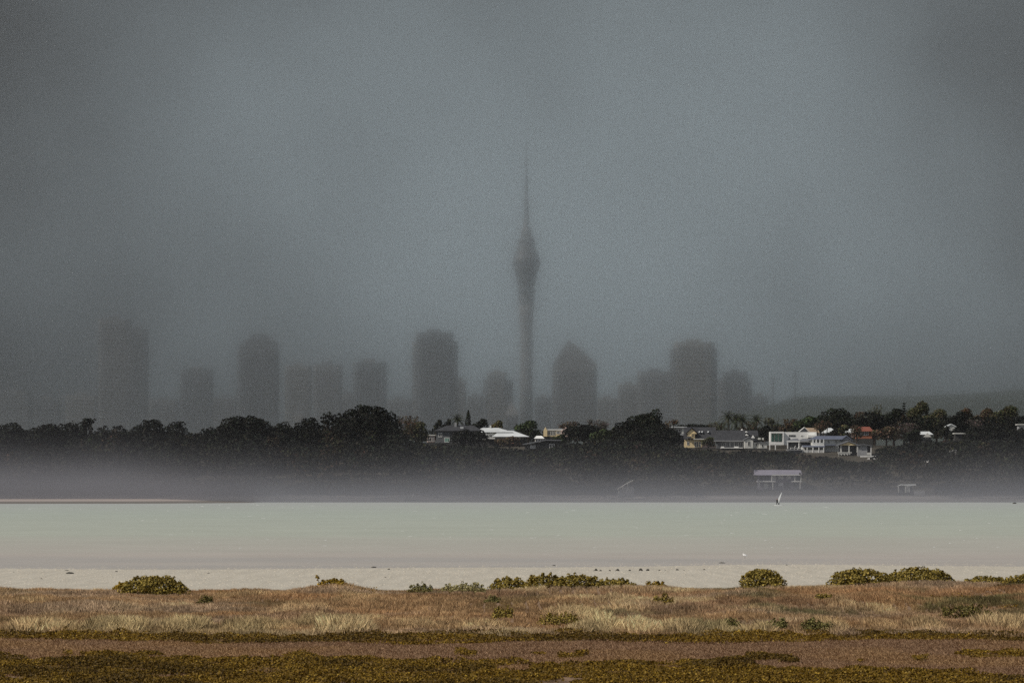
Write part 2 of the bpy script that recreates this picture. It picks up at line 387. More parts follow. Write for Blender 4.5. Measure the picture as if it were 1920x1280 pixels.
# the needle tower: raking legs, tapering shaft, stacked pod, stepped mast
D = 5650; tx = X(987, D); tg = float(hill_z(np.array([tx]), np.array([D]))[0])-2
sk = empty('observation_tower', (tx, D, tg), 'tall slender needle tower with a bulging pod and mast, fading into rain cloud', 'tower')
k = D/F
def zz(py): return Z(py, D)-tg
MB().lathe([(12.5*k, 0), (11.4*k, zz(700)), (11.4*k, zz(620)), (13*k, zz(590)), (14.6*k, zz(572))], n=32).build('shaft', m_fac[0], sk, smooth=True)
for i in range(8):
    a = 2*math.pi*i/8
    MB().tube([(22*k*math.cos(a), 22*k*math.sin(a), 0), (9*k*math.cos(a), 9*k*math.sin(a), zz(790))], [2.2*k, 1.3*k]).build('leg', m_fac[0], sk)
pod = MB().lathe([(12*k, zz(578)), (15*k, zz(568)), (15*k, zz(536)), (18*k, zz(528)), (19*k, zz(516)), (23.5*k, zz(506)), (25.5*k, zz(494)), (25*k, zz(486)), (20*k, zz(474)), (16*k, zz(462)), (15*k, zz(448)), (9*k, zz(442))], n=40).build('pod', m_fac[1], sk, smooth=False)
MB().lathe([(25.8*k, zz(497)), (26.1*k, zz(491))], n=40).build('window_band', m_band, pod)
MB().lathe([(19.3*k, zz(523)), (19.6*k, zz(518))], n=40).build('window_band', m_band, pod)
MB().lathe([(15.3*k, zz(552)), (15.4*k, zz(542))], n=40).build('window_band', m_band, pod)
MB().lathe([(10*k, zz(447)), (9.5*k, zz(432)), (6*k, zz(426)), (5*k, zz(410))], n=24).build('upper_deck', m_fac[0], sk)
MB().lathe([(4.4*k, zz(412)), (4*k, zz(372)), (3*k, zz(371)), (2.7*k, zz(330)), (1.9*k, zz(329)), (1.6*k, zz(292)), (1.0*k, zz(291)), (.6*k, zz(262))], n=12).build('mast', m_fac[1], sk)
def lattice_mast(px, yt, D, label):
    xc = X(px, D); g0 = float(hill_z(np.array([xc]), np.array([D]))[0])-1; h = Z(yt, D)-g0
    r = empty('radio_mast', (xc, D, g0), label, 'mast', 'thin radio masts on the far ridge')
    MB().lathe([(1.2, 0), (.9, h*.5), (.6, h*.9), (.35, h)], n=6).build('pole', m_fac[1], r)
    for q in (.55, .72, .88): MB().box(-2.2, 2.2, -.4, .4, h*q, h*q+1.0).build('crossarm', m_fac[1], r)
lattice_mast(1449, 705, 5000, 'faint thin radio mast on the ridge just right of the city towers')
lattice_mast(1491, 690, 5000, 'taller faint radio mast on the ridge, above the glass-fronted white house')
lattice_mast(1703, 712, 5200, 'faint lone radio mast on the ridge above the narrow conifer')

# ------------------------------------------------------------------ houses on the far bank
WHITE = mat('white_weatherboard', lin(228, 228, 224), .7, .10, .35)
OFFW = mat('offwhite_paint', lin(198, 198, 192), .7, .12, .4)
CREAM = mat('cream_plaster', lin(226, 205, 160), .8, .12, .3)
PINK = mat('pink_plaster', lin(196, 172, 162), .8, .14, .3)
GREYW = mat('grey_weatherboard', lin(150, 151, 152), .8, .15, .4)
DGREYW = mat('dark_grey_cladding', lin(92, 94, 96), .8, .2, .4)
DARKW = mat('dark_stained_timber', lin(58, 58, 56), .85, .25, .4)
BRICK = mat('brick_wall', lin(150, 98, 76), .9, .25, .8)
RDARK = mat('dark_tile_roof', lin(56, 57, 60), .8, .25, .7)
RGREY = mat('grey_steel_roof', lin(112, 114, 118), .55, .15, .4)
RBLUE = mat('blue_grey_steel_roof', lin(98, 104, 120), .5, .15, .4)
RPALE = mat('pale_steel_roof', lin(196, 200, 200), .5, .12, .3)
RTAN = mat('tan_tile_roof', lin(170, 150, 128), .8, .2, .6)
RORANGE = mat('terracotta_tile_roof', lin(128, 76, 62), .8, .22, .6)
RLILAC = mat('weathered_steel_roof', lin(140, 136, 148), .5, .12, .3)
GLASS = mat('dark_window_glass', lin(34, 38, 42), .08, .3, .3, .6)
GREENGL = mat('green_tinted_glass', lin(86, 140, 124), .1, .2, .4, .6)
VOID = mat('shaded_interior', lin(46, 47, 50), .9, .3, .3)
PAVE = mat('concrete', lin(150, 148, 142), .9, .15, .4)

class House:
    def __init__(s, name, label, cat, pxc, pyb, D, group='houses on the far bank'):
        s.D, s.pxc, s.pyb = D, pxc, pyb; s.k = D/F
        s.e = empty(name, (X(pxc, D), D, Z(pyb, D)), label, cat, group)
    def x(s, px): return (px-s.pxc)*s.k
    def z(s, py): return (s.pyb-py)*s.k
    def box(s, part, m, x0, x1, yt, yb, d0=0, d1=7, parent=None):
        return MB().box(s.x(x0), s.x(x1), d0, d1, s.z(yb), s.z(yt)).build(part, m, parent or s.e)
    def gable(s, part, m, x0, x1, ye, yr, d0=0, d1=7, parent=None, xr=None):
        xm = s.x((x0+x1)/2 if xr is None else xr)
        return MB().prism([(s.x(x0), s.z(ye)), (s.x(x1), s.z(ye)), (xm, s.z(yr))], d0, d1).build(part, m, parent or s.e)
    def groof(s, m, x0, x1, ye, yr, d0=-.4, d1=7.4, t=.28, xr=None):          # two slopes, ridge runs away from the water
        a, b, c = s.x(x0), s.x(x1), s.x((x0+x1)/2 if xr is None else xr); ze, zr = s.z(ye), s.z(yr)
        return MB().prism([(a, ze), (c, zr), (b, ze), (b, ze+t), (c, zr+t*1.2), (a, ze+t)][::-1], d0, d1).build('roof', m, s.e)
    def sroof(s, m, x0, x1, ye, yr, d0=-.5, d1=7.5, part='roof', parent=None):  # ridge parallel to the water
        dm = (d0+d1)/2
        return MB().prismx([(d0, s.z(ye)), (d1, s.z(ye)), (dm, s.z(yr))], s.x(x0), s.x(x1)).build(part, m, parent or s.e)
    def hip(s, m, x0, x1, ye, yr, ra, rb, d0=-.5, d1=8):
        a, b, ze, zr, dm = s.x(x0), s.x(x1), s.z(ye), s.z(yr), (d0+d1)/2
        ra, rb = s.x(ra), s.x(rb)
        return MB().add([(a,d0,ze),(b,d0,ze),(b,d1,ze),(a,d1,ze),(ra,dm,zr),(rb,dm,zr)],
                        [(0,1,5,4),(1,2,5),(2,3,4,5),(3,0,4),(3,2,1,0)]).build('roof', m, s.e)
    def win(s, x0, x1, yt, yb, d=0, fm=None, gm=None, bars=1, part='window'):
        a, b, c, e_ = s.x(x0), s.x(x1), s.z(yb), s.z(yt); t = min(.14, (b-a)*.14)
        f = MB().box(a, b, d-.12, d-.02, c, c+t).box(a, b, d-.12, d-.02, e_-t, e_).box(a, a+t, d-.12, d-.02, c+t, e_-t).box(b-t, b, d-.12, d-.02, c+t, e_-t)
        for i in range(1, bars+1):
            q = a+(b-a)*i/(bars+1); f.box(q-t*.35, q+t*.35, d-.12, d-.02, c+t, e_-t)
        fo = f.build(part, fm or WHITE, s.e)
        MB().box(a+t*.9, b-t*.9, d-.06, d-.012, c+t*.9, e_-t*.9).build('pane', gm or GLASS, fo)
        return fo
    def post(s, px, yt, yb, d=-2, w_=.22, m=None):
        return MB().box(s.x(px)-w_/2, s.x(px)+w_/2, d-w_/2, d+w_/2, s.z(yb), s.z(yt)).build('post', m or WHITE, s.e)
    def rail(s, x0, x1, yt, yb, d=-2, m=None, pal=.35):
        a, b, c, e_ = s.x(x0), s.x(x1), s.z(yb), s.z(yt)
        o = MB().box(a, b, d-.06, d+.06, e_-.12, e_).box(a, b, d-.05, d+.05, c, c+.1)
        q = a+.05
        while q < b-.1: o.box(q, q+pal*.6, d-.03, d+.03, c+.1, e_-.12); q += pal
        return o.build('balustrade', m or WHITE, s.e)
    def found(s, x0, x1, d0=0, d1=7, m=None, h=4):
        return MB().box(s.x(x0), s.x(x1), d0+.02, d1, -h, s.z(s.pyb)-.01).build('foundation', m or DARKW, s.e)

# dark hipped house, centre left
h = House('hip_roof_house', 'grey-walled house with dark hipped roof half hidden behind a dark bush', 'house', 855, 830, 1815)
h.found(815, 905, 0, 9); h.box('wall', DGREYW, 818, 902, 807, 830, 0, 8.5); h.hip(RDARK, 812, 906, 807.5, 797, 838, 888, -.8, 9.3)
h.win(822, 829, 811, 819, bars=1); h.win(833, 843, 820, 829, gm=GREENGL, bars=2); h.win(864, 870, 811, 818)
h.box('skylight', RPALE, 863, 869, 800, 803, 1.2, 2.2); h.box('chimney', GREYW, 852, 856, 792, 801, 3, 3.9)
h = House('bay_wing_house', 'small pinkish flat-roofed wing with three white window posts, left of the dark hipped roof', 'house', 806, 829, 1808)
h.found(800, 816); h.box('wall', PINK, 800.5, 815, 816, 829, 0, 4); h.box('roof', OFFW, 799.5, 816.5, 814.6, 816.4, -.4, 4.4)
for q in (802, 806.2, 810.4): h.win(q, q+3, 818, 827.5, bars=0)
# pale metal roofs
h = House('pale_roof_house', 'low house under broad pale steel hipped roofs, right of the dark hipped roof', 'house', 945, 824, 1830)
h.found(900, 985, 0, 9); h.box('wall', OFFW, 905, 976, 812, 824, 0, 9); h.hip(RPALE, 884, 962, 810, 801.5, 905, 935, -1, 10)
h.hip(RPALE, 922, 993, 818.5, 807, 938, 962, -3.2, 4.5)
h.win(909, 915, 813, 820); h.win(917, 923, 813.5, 820); h.post(911.5, 812, 824, -.6, .35); h.box('terrace', WHITE, 912, 928, 820.5, 822.5, -3.5, -.2)
h.box('chimney', OFFW, 918, 921, 797, 806, 4, 4.8)
# cream parapet building
h = House('parapet_house', 'cream house with curved parapet ends and a row of white window posts', 'house', 1042, 818, 1850)
h.found(1018, 1066, 0, 8, h=5); h.box('wall', CREAM, 1021, 1060, 806, 818, 0, 8)
h.box('roof', WHITE, 1020, 1061, 804.3, 806.2, -.3, 8.2)
for a_, b_ in ((1019, 1026), (1052, 1070)):
    c_ = (a_+b_)/2
    MB().prism([(h.x(a_), h.z(818)), (h.x(b_), h.z(818)), (h.x(b_), h.z(807)), (h.x(c_+1.5), h.z(803)), (h.x(c_), h.z(800)), (h.x(c_-1.5), h.z(803)), (h.x(a_), h.z(807))], -.5, .1 if a_ < 1030 else 7).build('parapet', CREAM if a_ < 1030 else PINK, h.e)
for q in range(5): h.win(1026.5+q*3.1, 1029+q*3.1, 807.5, 815.5, bars=0)
h.win(1043, 1052, 808, 813, gm=VOID, bars=2)
h = House('garden_pavilion', 'little pavilion with white hipped roof and glazed front below the cream parapet house', 'pavilion', 1011, 829, 1822)
h.found(1002, 1020, 0, 5); h.box('wall', OFFW, 1003, 1019, 821.5, 829, 0, 4.5); h.hip(WHITE, 1001, 1021, 821.7, 816.5, 1006, 1016, -.5, 5); 
for q in range(3): h.win(1004+q*5, 1008+q*5, 822.6, 828.4, bars=0)
h = House('monopitch_house', 'dark low house with sloping mono-pitch roof below the white pavilion', 'house', 1018, 846, 1790)
h.found(985, 1050); h.box('wall', DARKW, 984, 1050, 833, 846, 0, 6)
MB().prism([(h.x(980), h.z(833.5)), (h.x(1024), h.z(825.5)), (h.x(1053), h.z(826)), (h.x(1053), h.z(824.4)), (h.x(1023), h.z(823.8)), (h.x(980), h.z(832))], -1, 7).build('roof', RGREY, h.e)
MB().prism([(h.x(990), h.z(833)), (h.x(1050), h.z(833)), (h.x(1050), h.z(826.2)), (h.x(1024), h.z(825.7))], .3, 6).build('gable_wall', DARKW, h.e)
h.win(994, 999, 834.5, 840.5, gm=GREYW); h.win(1000, 1004, 834.5, 840.5, gm=GREYW); h.win(1030, 1040, 832, 842)
# flat modern grey
h = House('flat_roof_house', 'flat-roofed grey modern house beside the black spreading tree, left of the cream gable', 'house', 1268, 824, 1840)
h.found(1250, 1290); h.box('wall', DGREYW, 1252, 1286, 802, 824, 0, 7); h.box('roof', RPALE, 1246, 1288, 799.6, 801.6, -1.2, 8)
h.box('wing_wall', OFFW, 1278, 1286, 802, 812, -.5, -.05); h.win(1262, 1277, 804, 809, bars=2); h.box('balcony', GREYW, 1262, 1288, 812.5, 816, -1.5, -.1)
# cream gable
h = House('gabled_house', 'cream house with steep gable, dark roof with three skylights and tall ground-floor windows', 'house', 1308, 839, 1812)
h.found(1282, 1340, 0, 9); h.box('wall', CREAM, 1284, 1316, 822, 839, 0, 8.5); h.box('wall', PINK, 1316, 1341, 823, 839, .8, 8.5)
h.gable('gable_wall', CREAM, 1287, 1307, 813, 803.6, -.6, 3); h.box('gable_wall', CREAM, 1289.5, 1303, 812.8, 822, -.6, 3)
h.groof(RDARK, 1286, 1308.5, 812.6, 802.2, -1, 5)
h.sroof(RDARK, 1283, 1343, 823.4, 800.2, -.5, 10)
for q in (1310, 1315, 1326.5): 
    MB().add([(h.x(q), -.0+1.15, h.z(810.3)), (h.x(q+2.2), 1.15, h.z(810.3)), (h.x(q+3.2), 1.75, h.z(807.8)), (h.x(q+1), 1.75, h.z(807.8)),
              (h.x(q), 2.2, h.z(810.3)), (h.x(q+2.2), 2.2, h.z(810.3)), (h.x(q+3.2), 2.7, h.z(807.8)), (h.x(q+1), 2.7, h.z(807.8))],
             [(0,1,2,3),(7,6,5,4),(0,4,5,1),(1,5,6,2),(2,6,7,3),(3,7,4,0)]).build('skylight', RPALE, h.e)
h.win(1296, 1301.5, 812, 820, -.6, fm=CREAM, bars=1); h.box('balcony', DGREYW, 1287.5, 1295, 817.5, 821, -1.8, -.62)
for q in (1302, 1306, 1310.5): h.win(q, q+3.2, 828, 838, bars=0)
h.win(1288, 1292, 828, 834, bars=0); h.win(1334, 1339, 826, 832, .8, bars=0)
h.box('fascia', OFFW, 1300, 1342, 822.2, 823.8, -.75, -.55)
# long dark roof house
h = House('long_roof_house', 'long low grey house with dark roof, glazed front and white terrace edge', 'house', 1370, 840, 1806)
h.found(1342, 1396, 0, 8); h.box('wall', DGREYW, 1344, 1396, 826, 840, 0, 8); h.sroof(RDARK, 1338, 1398, 826.2, 806, -1.2, 10)
h.box('gutter', GREYW, 1338, 1398, 825.6, 827, -1.4, -1.2)
for q in range(5): h.win(1353+q*8, 1360.3+q*8, 828, 838.4, bars=1, fm=GREYW, gm=GLASS)
h.box('terrace', WHITE, 1351, 1392, 839, 840.2, -3.6, -.05); h.box('planter', WHITE, 1351, 1357, 836.8, 838.9, -3.4, -2.6); h.box('planter', WHITE, 1376, 1384, 836.8, 838.9, -3.4, -2.6)
# many white gables
h = House('many_gabled_house', 'dark-roofed house with several small white gable ends poking up below the palms', 'house', 1400, 826, 1835)
h.found(1382, 1420, 0, 10, h=6); h.box('wall', DGREYW, 1384, 1420, 817, 826, 0, 9); h.sroof(RDARK, 1382, 1422, 817.4, 806.5, -.6, 9.6)
for a_, b_, c_, e_ in ((1388, 1395, 808.5, 804), (1397, 1402, 810.5, 808), (1395, 1403.5, 816.5, 813), (1408, 1415, 821, 816)):
    h.gable('gable_wall', WHITE, a_, b_, c_, e_, -.9-(c_-806)*.12, 5)
h.box('chimney', WHITE, 1386, 1389.5, 813, 816.5, -1.6, -.7); h.box('dormer', OFFW, 1421, 1426, 820.5, 824, -1, 1); h.box('dormer', OFFW, 1429, 1432, 820.5, 824.5, -1, 1)
# grey gable cottage
h = House('grey_gable_cottage', 'pale grey gabled cottage with two tall dark windows right of the long glazed house', 'cottage', 1408, 840, 1800)
h.found(1395, 1424); h.box('wall', OFFW, 1396, 1412, 825, 840, 0, 7); h.gable('gable_wall', OFFW, 1396, 1412, 825, 820.6, 0, 7); h.groof(RGREY, 1394, 1414.5, 825.4, 819.7)
h.box('lean_to', OFFW, 1412, 1424, 829, 840, .6, 6)
MB().prism([(h.x(1412), h.z(826)), (h.x(1425), h.z(831)), (h.x(1425), h.z(830)), (h.x(1412), h.z(824.6))], .2, 6.4).build('roof', RDARK, h.e)
h.win(1402, 1406.5, 826.5, 835.5, fm=OFFW, bars=0); h.win(1410, 1414, 827.5, 835, .6, fm=OFFW, bars=0); h.win(1417, 1421, 831, 837, .6, fm=OFFW, bars=0)
h = House('garden_shed', 'small white shed with one dark opening between the grey gable and the white arch', 'shed', 1431, 840, 1798)
h.found(1423, 1440, 0, 4); h.box('wall', OFFW, 1424, 1438, 830, 840, 0, 3.5); h.box('roof', RGREY, 1422, 1440, 828.6, 830, -.4, 4); h.win(1428, 1431.5, 832.5, 838, fm=OFFW, bars=0)
# modern white box
h = House('white_box_house', 'modern white box house with large green-tinted glass front', 'house', 1472, 840, 1822)
h.found(1443, 1530, 0, 9); h.box('wall', WHITE, 1469, 1531, 809.6, 834, 0, 9)
f_ = MB().box(h.x(1444), h.x(1445.8), -1, 8, h.z(834), h.z(809)).box(h.x(1467.2), h.x(1469.5), -1, 8, h.z(834), h.z(809)).box(h.x(1445.8), h.x(1467.2), -1, 8, h.z(811.8), h.z(809)).box(h.x(1445.8), h.x(1467.2), -1, 8, h.z(834), h.z(828.4))
fo = f_.build('box_frame', WHITE, h.e)
for q in range(3):
    a_ = 1446+q*7
    h.win(a_, a_+6.9, 812, 828.2, 2.4, fm=OFFW, gm=GREENGL, bars=0)
h.win(1479, 1491.5, 815, 818, fm=DGREYW, bars=3); MB().lathe([(.32, 0), (.32, .12)], n=16).build('round_window', GLASS, h.e, (h.x(1480), -.1, h.z(822.5))).rotation_euler = (math.radians(90), 0, 0)
h.box('upper_block', WHITE, 1514, 1531, 815.5, 820, -3, -.05); h.win(1501.5, 1505, 815.3, 817.5, bars=0)
# tan roof gable house behind
h = House('tan_roof_house', 'white gabled house with tan tiled roof rising behind the modern white box', 'house', 1516, 822, 1842)
h.found(1498, 1536, 0, 12, h=6); h.box('wall', WHITE, 1499, 1517, 810, 822, 0, 8); h.gable('gable_wall', GREYW, 1500, 1516, 809, 802.6, .02, 7); h.groof(WHITE, 1498, 1518, 809.4, 801.6, -.5, 3, .2)
MB().add([(h.x(1508), 0, h.z(801.6)), (h.x(1532), 0, h.z(801.9)), (h.x(1537), -.6, h.z(811)), (h.x(1517.5), -.6, h.z(811)), (h.x(1508), 9, h.z(801.6)), (h.x(1532), 9, h.z(801.9)), (h.x(1537), 9, h.z(811)), (h.x(1517.5), 9, h.z(811))],
         [(0,3,2,1),(4,5,6,7),(0,1,5,4),(1,2,6,5),(2,3,7,6),(3,0,4,7)]).build('roof', RTAN, h.e)
h.box('wall', OFFW, 1517, 1535, 811.1, 822, .2, 8)
h = House('white_roof_house', 'pale gabled house partly hidden behind the cabbage palms', 'house', 1553, 822, 1846)
h.found(1536, 1570, 0, 10, h=6); h.box('wall', GREYW, 1538, 1569, 811, 822, 0, 8); h.hip(RPALE, 1541, 1571, 811.4, 801.8, 1554, 1560, -.6, 9)
# veranda house
h = House('veranda_house', 'low house with grey hipped roofs and white-posted open veranda', 'house', 1501, 841, 1800)
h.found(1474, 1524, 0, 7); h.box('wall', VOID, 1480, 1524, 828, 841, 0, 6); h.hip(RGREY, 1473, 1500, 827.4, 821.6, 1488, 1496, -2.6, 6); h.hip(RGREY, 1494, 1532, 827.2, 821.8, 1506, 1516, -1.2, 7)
h.box('fascia', WHITE, 1474, 1499, 826.6, 828.4, -2.75, -2.6)
for q in (1476, 1497): h.post(q, 828, 841, -2.4, .3)
h.box('wall', OFFW, 1498, 1501, 829, 841, -.3, 0); h.win(1482, 1494, 829.5, 838.5, gm=GLASS, fm=DGREYW, bars=2)
# two-storey white house
h = House('two_storey_house', 'two-storey white house with blue-grey roof and two stacked verandas of white balustrades', 'house', 1545, 851, 1790)
h.found(1502, 1600, 0, 10, h=6); h.box('wall', OFFW, 1523, 1590, 823, 851, 0, 9); h.hip(RBLUE, 1517, 1592, 823.4, 816.6, 1532, 1584, -1.2, 10)
h.gable('gable_wall', GREYW, 1578, 1596, 826, 818.6, -.4, 6); h.groof(RBLUE, 1575, 1599, 827, 817.6, -.9, 7); h.box('wall', GREYW, 1579, 1595, 826, 836, -.3, 6)
for q in (1524, 1530, 1537, 1544): h.post(q, 823, 835, -1.0, .3)
h.box('floor_slab', WHITE, 1522, 1545, 834.2, 835.4, -1.4, -.02); h.rail(1523, 1545, 829.8, 834, -1.2)
for q in (1526, 1532, 1538): h.win(q, q+3.4, 824.8, 830, bars=0, gm=GLASS)
h.win(1552, 1555.5, 825.5, 831, fm=OFFW); h.win(1566, 1570, 825.5, 831, fm=OFFW)
MB().prismx([(-4.2, h.z(837.2)), (0, h.z(834.6)), (0, h.z(835.6)), (-4.2, h.z(838))], h.x(1503), h.x(1546)).build('veranda_roof', RBLUE, h.e)
for q in (1503.5, 1512, 1523, 1534, 1543): h.post(q, 837.8, 849, -4, .3)
h.box('floor_slab', WHITE, 1502, 1544, 849, 850.4, -4.2, -.02); h.rail(1503, 1543.5, 843.8, 849, -4); h.box('wall', OFFW, 1504, 1524, 838, 850, .3, 7)
for q in (1508, 1515, 1526, 1532, 1537): h.win(q, q+4, 839, 844.6, 0 if q > 1523 else .3, bars=0)
h.box('veranda_roof', RBLUE, 1545, 1566, 833, 835, -2, -.02)
# cottage with pediment porch
h = House('porch_cottage', 'cottage with broad cream pediment on white porch posts above a scalloped white deck edge', 'cottage', 1590, 853, 1780)
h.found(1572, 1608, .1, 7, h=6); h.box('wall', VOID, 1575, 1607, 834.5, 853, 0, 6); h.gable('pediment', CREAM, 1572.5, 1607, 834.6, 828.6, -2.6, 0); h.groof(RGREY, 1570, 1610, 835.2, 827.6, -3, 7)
for q in (1576, 1591, 1606.5): h.post(q, 834.6, 848, -2.3, .34, OFFW)
h.win(1577, 1590, 836, 845.5, fm=DGREYW, gm=GLASS, bars=1); h.box('deck', OFFW, 1570.5, 1596, 847.4, 849, -3.6, -.02)
o_ = MB()
for q in range(4):
    a_ = h.x(1570.5+q*5.6); b_ = h.x(1570.5+q*5.6+5.6); c_ = h.z(849.02)
    o_.prism([(a_, c_), (a_, c_-.75), (a_+.22, c_-.75), (a_+.36, c_-.32), (b_-.36, c_-.32), (b_-.22, c_-.6), (b_, c_-.6), (b_, c_)], -3.5, -3.38)
o_.build('deck_skirt', OFFW, h.e); MB().box(h.x(1570.6), h.x(1572), -3.5, -3.2, h.z(855), h.z(851.8)).build('post', OFFW, h.e)
# grey cottage right of it
h = House('corner_porch_cottage', 'pale grey cottage with open corner porch above a white terrace wall', 'cottage', 1622, 857, 1776)
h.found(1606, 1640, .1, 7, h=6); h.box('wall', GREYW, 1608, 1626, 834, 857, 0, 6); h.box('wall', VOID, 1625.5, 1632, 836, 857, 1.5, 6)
MB().prism([(h.x(1606), h.z(835)), (h.x(1620), h.z(833.6)), (h.x(1635), h.z(836)), (h.x(1635), h.z(835)), (h.x(1620), h.z(832.2)), (h.x(1606), h.z(833.6))], -.8, 6.6).build('roof', RGREY, h.e)
h.win(1609, 1612.5, 836.5, 842, fm=GREYW, bars=0); h.post(1633, 836, 854, -.3, .26); h.box('parapet', OFFW, 1625.6, 1633, 848, 853, -.35, -.2)
h.box('terrace_wall', WHITE, 1612, 1641, 854.2, 857, -3, -2.7); MB().prism([(h.x(1613), h.z(857)), (h.x(1638), h.z(857)), (h.x(1634), h.z(861)), (h.x(1615), h.z(861))], -2.98, -2.7).build('terrace_wall', OFFW, h.e)
# white house in trees and orange-roofed house
h = House('white_bungalow', 'small white bungalow with three dark windows left of the terracotta-roofed house', 'bungalow', 1592, 820, 1840)
h.found(1580, 1605, 0, 8, h=6); h.box('wall', WHITE, 1586, 1602, 811, 820, 0, 6); h.sroof(RPALE, 1582, 1604, 811.4, 803.6, -1, 8)
for q in (1589.5, 1593.5, 1597.5): h.win(q, q+2.4, 812.5, 817, bars=0)
h = House('terracotta_house', 'brick house with bright terracotta roof and white casement window', 'house', 1620, 822, 1836)
h.found(1604, 1637, 0, 8, h=6); h.box('wall', BRICK, 1605, 1635, 808, 822, 0, 7); h.hip(RORANGE, 1602, 1638, 808.3, 799.6, 1612, 1632, -.8, 8)
h.win(1617, 1628.5, 808.8, 816, bars=2); h.win(1606, 1610, 808.8, 815.5, bars=0); h.box('wall', OFFW, 1611.6, 1616.2, 808.8, 816, -.14, -.01)
# right-hand roofs
h = House('pale_gable_house', 'house showing only a pale steel roof among trees, right of the brick house', 'house', 1735, 824, 1815)
h.found(1724, 1748, 0, 8, h=6); h.box('wall', DGREYW, 1727, 1746, 816, 824, 0, 6); h.hip(RPALE, 1720, 1750, 814.4, 808.4, 1722, 1744, -1, 7); h.gable('gable_wall', OFFW, 1731, 1746, 819, 811, -1.2, 1); h.win(1735, 1741, 818, 822, bars=0)
h = House('low_fascia_house', 'long low dark house with a white fascia line beside the broad black dome tree', 'house', 1804, 822, 1812)
h.found(1790, 1820, 0, 7); h.box('wall', DARKW, 1791, 1819, 813, 822, 0, 6); h.box('roof', OFFW, 1789, 1820, 811.2, 813.2, -.8, 6.6); h.win(1812, 1818, 815, 819, fm=GREYW); h.win(1796, 1802, 815, 819, fm=DGREYW)
h = House('hillside_house', 'white house glimpsed below the round black tree', 'house', 1783, 808, 1848)
h.found(1774, 1793, 0, 7, h=7); h.box('wall', OFFW, 1776, 1791, 800, 808, 0, 6); h.groof(RPALE, 1774, 1793, 800.4, 796); h.gable('gable_wall', OFFW, 1776, 1791, 800, 796.6, 0, 6); h.win(1779, 1782.5, 801.5, 806); h.win(1785, 1788.5, 801.5, 806)
h = House('edge_house', 'pale flat roof just showing at the right edge of the photo', 'house', 1920, 806, 1850)
h.found(1908, 1936, 0, 7, h=7); h.box('wall', GREYW, 1910, 1934, 796.5, 806, 0, 6); h.box('roof', OFFW, 1907, 1936, 794.6, 796.4, -.7, 6.6); h.win(1914, 1920, 798.5, 803.5)
# house in the mist at the water
hb = 917.5
CURTAIN = mat('drawn_curtain', lin(190, 188, 190), .8, .1, .6)
h = House('waterfront_house', 'two-storey dark timber house with pale long roof standing in mist above the beach', 'house', 1460, hb, 1704)
h.found(1418, 1502, 0, 8, h=3); h.box('wall', mat('lilac_grey_boards', lin(118, 112, 124), .85, .2, .4), 1421, 1501, 889.5, hb, 0, 7.5); h.sroof(RLILAC, 1414, 1503, 890.4, 880.6, -2, 9.6)
h.box('fascia', WHITE, 1447, 1503, 889.4, 890.6, -2.15, -2.0)
h.box('balcony', WHITE, 1418, 1453.5, 901.4, 903, -1.9, -.02); h.box('balcony', WHITE, 1483.5, 1502, 901.4, 903, -1.9, -.02)
for q in (1423, 1448.5, 1499.5): h.post(q, 903, hb, -1.6, .3, OFFW)
for q in (1446.5, 1490, 1501): h.post(q, 890.5, 901.5, -1.6, .26, OFFW)
h.win(1459.5, 1468.5, 891.8, 897, bars=1, gm=CURTAIN); h.win(1474.5, 1483, 891.8, 897.5, bars=1, gm=CURTAIN); h.win(1459.5, 1468.5, 905, 910.5, bars=1, gm=CURTAIN); h.win(1448, 1455, 892, 900.5, fm=OFFW, gm=CURTAIN, bars=0); h.win(1492, 1500, 892, 900.5, fm=DGREYW, bars=1)
h.box('door', OFFW, 1432, 1440.5, 905.5, 916, -.1, -.01); h.win(1443, 1451, 906, 913, fm=DGREYW); h.win(1425, 1443, 892, 899, fm=DARKW, gm=VOID, bars=2); h.win(1456, 1459, 905, 915, fm=DARKW, gm=VOID, bars=0); h.win(1470.5, 1481, 904, 915.5, fm=DARKW, gm=VOID, bars=1); h.win(1488, 1497, 905, 912, fm=DGREYW)
# open boat shelter
h = House('boat_shed', 'open boat shelter with pale roof and one white wall on the misty beach', 'shed', 1699, 923, 1692)
h.found(1683, 1712, -.2, 5, h=2)
MB().prism([(h.x(1683), h.z(910.8)), (h.x(1691), h.z(907.4)), (h.x(1717), h.z(907)), (h.x(1717.5), h.z(909.8)), (h.x(1699), h.z(910.8)), (h.x(1697), h.z(909.4)), (h.x(1691), h.z(909.2))], -.6, 5.4).build('roof', RPALE, h.e)
h.box('wall', OFFW, 1698, 1706, 910.6, 922.8, 0, .4); h.box('back_wall', DGREYW, 1686, 1712, 910.8, 922.8, 4.6, 5)
for q in (1684.6, 1697.4): h.post(q, 910.2, 923, -.3, .26, OFFW)
h = House('low_wall', 'short pale concrete wall right of the open boat shelter', 'wall', 1724, 925.8, 1688, None)
h.box('coping', PAVE, 1713.6, 1734.4, 918.6, 919.8, -.06, .5); h.box('wall', GREYW, 1714, 1734, 919.9, 927.5, 0, .44)
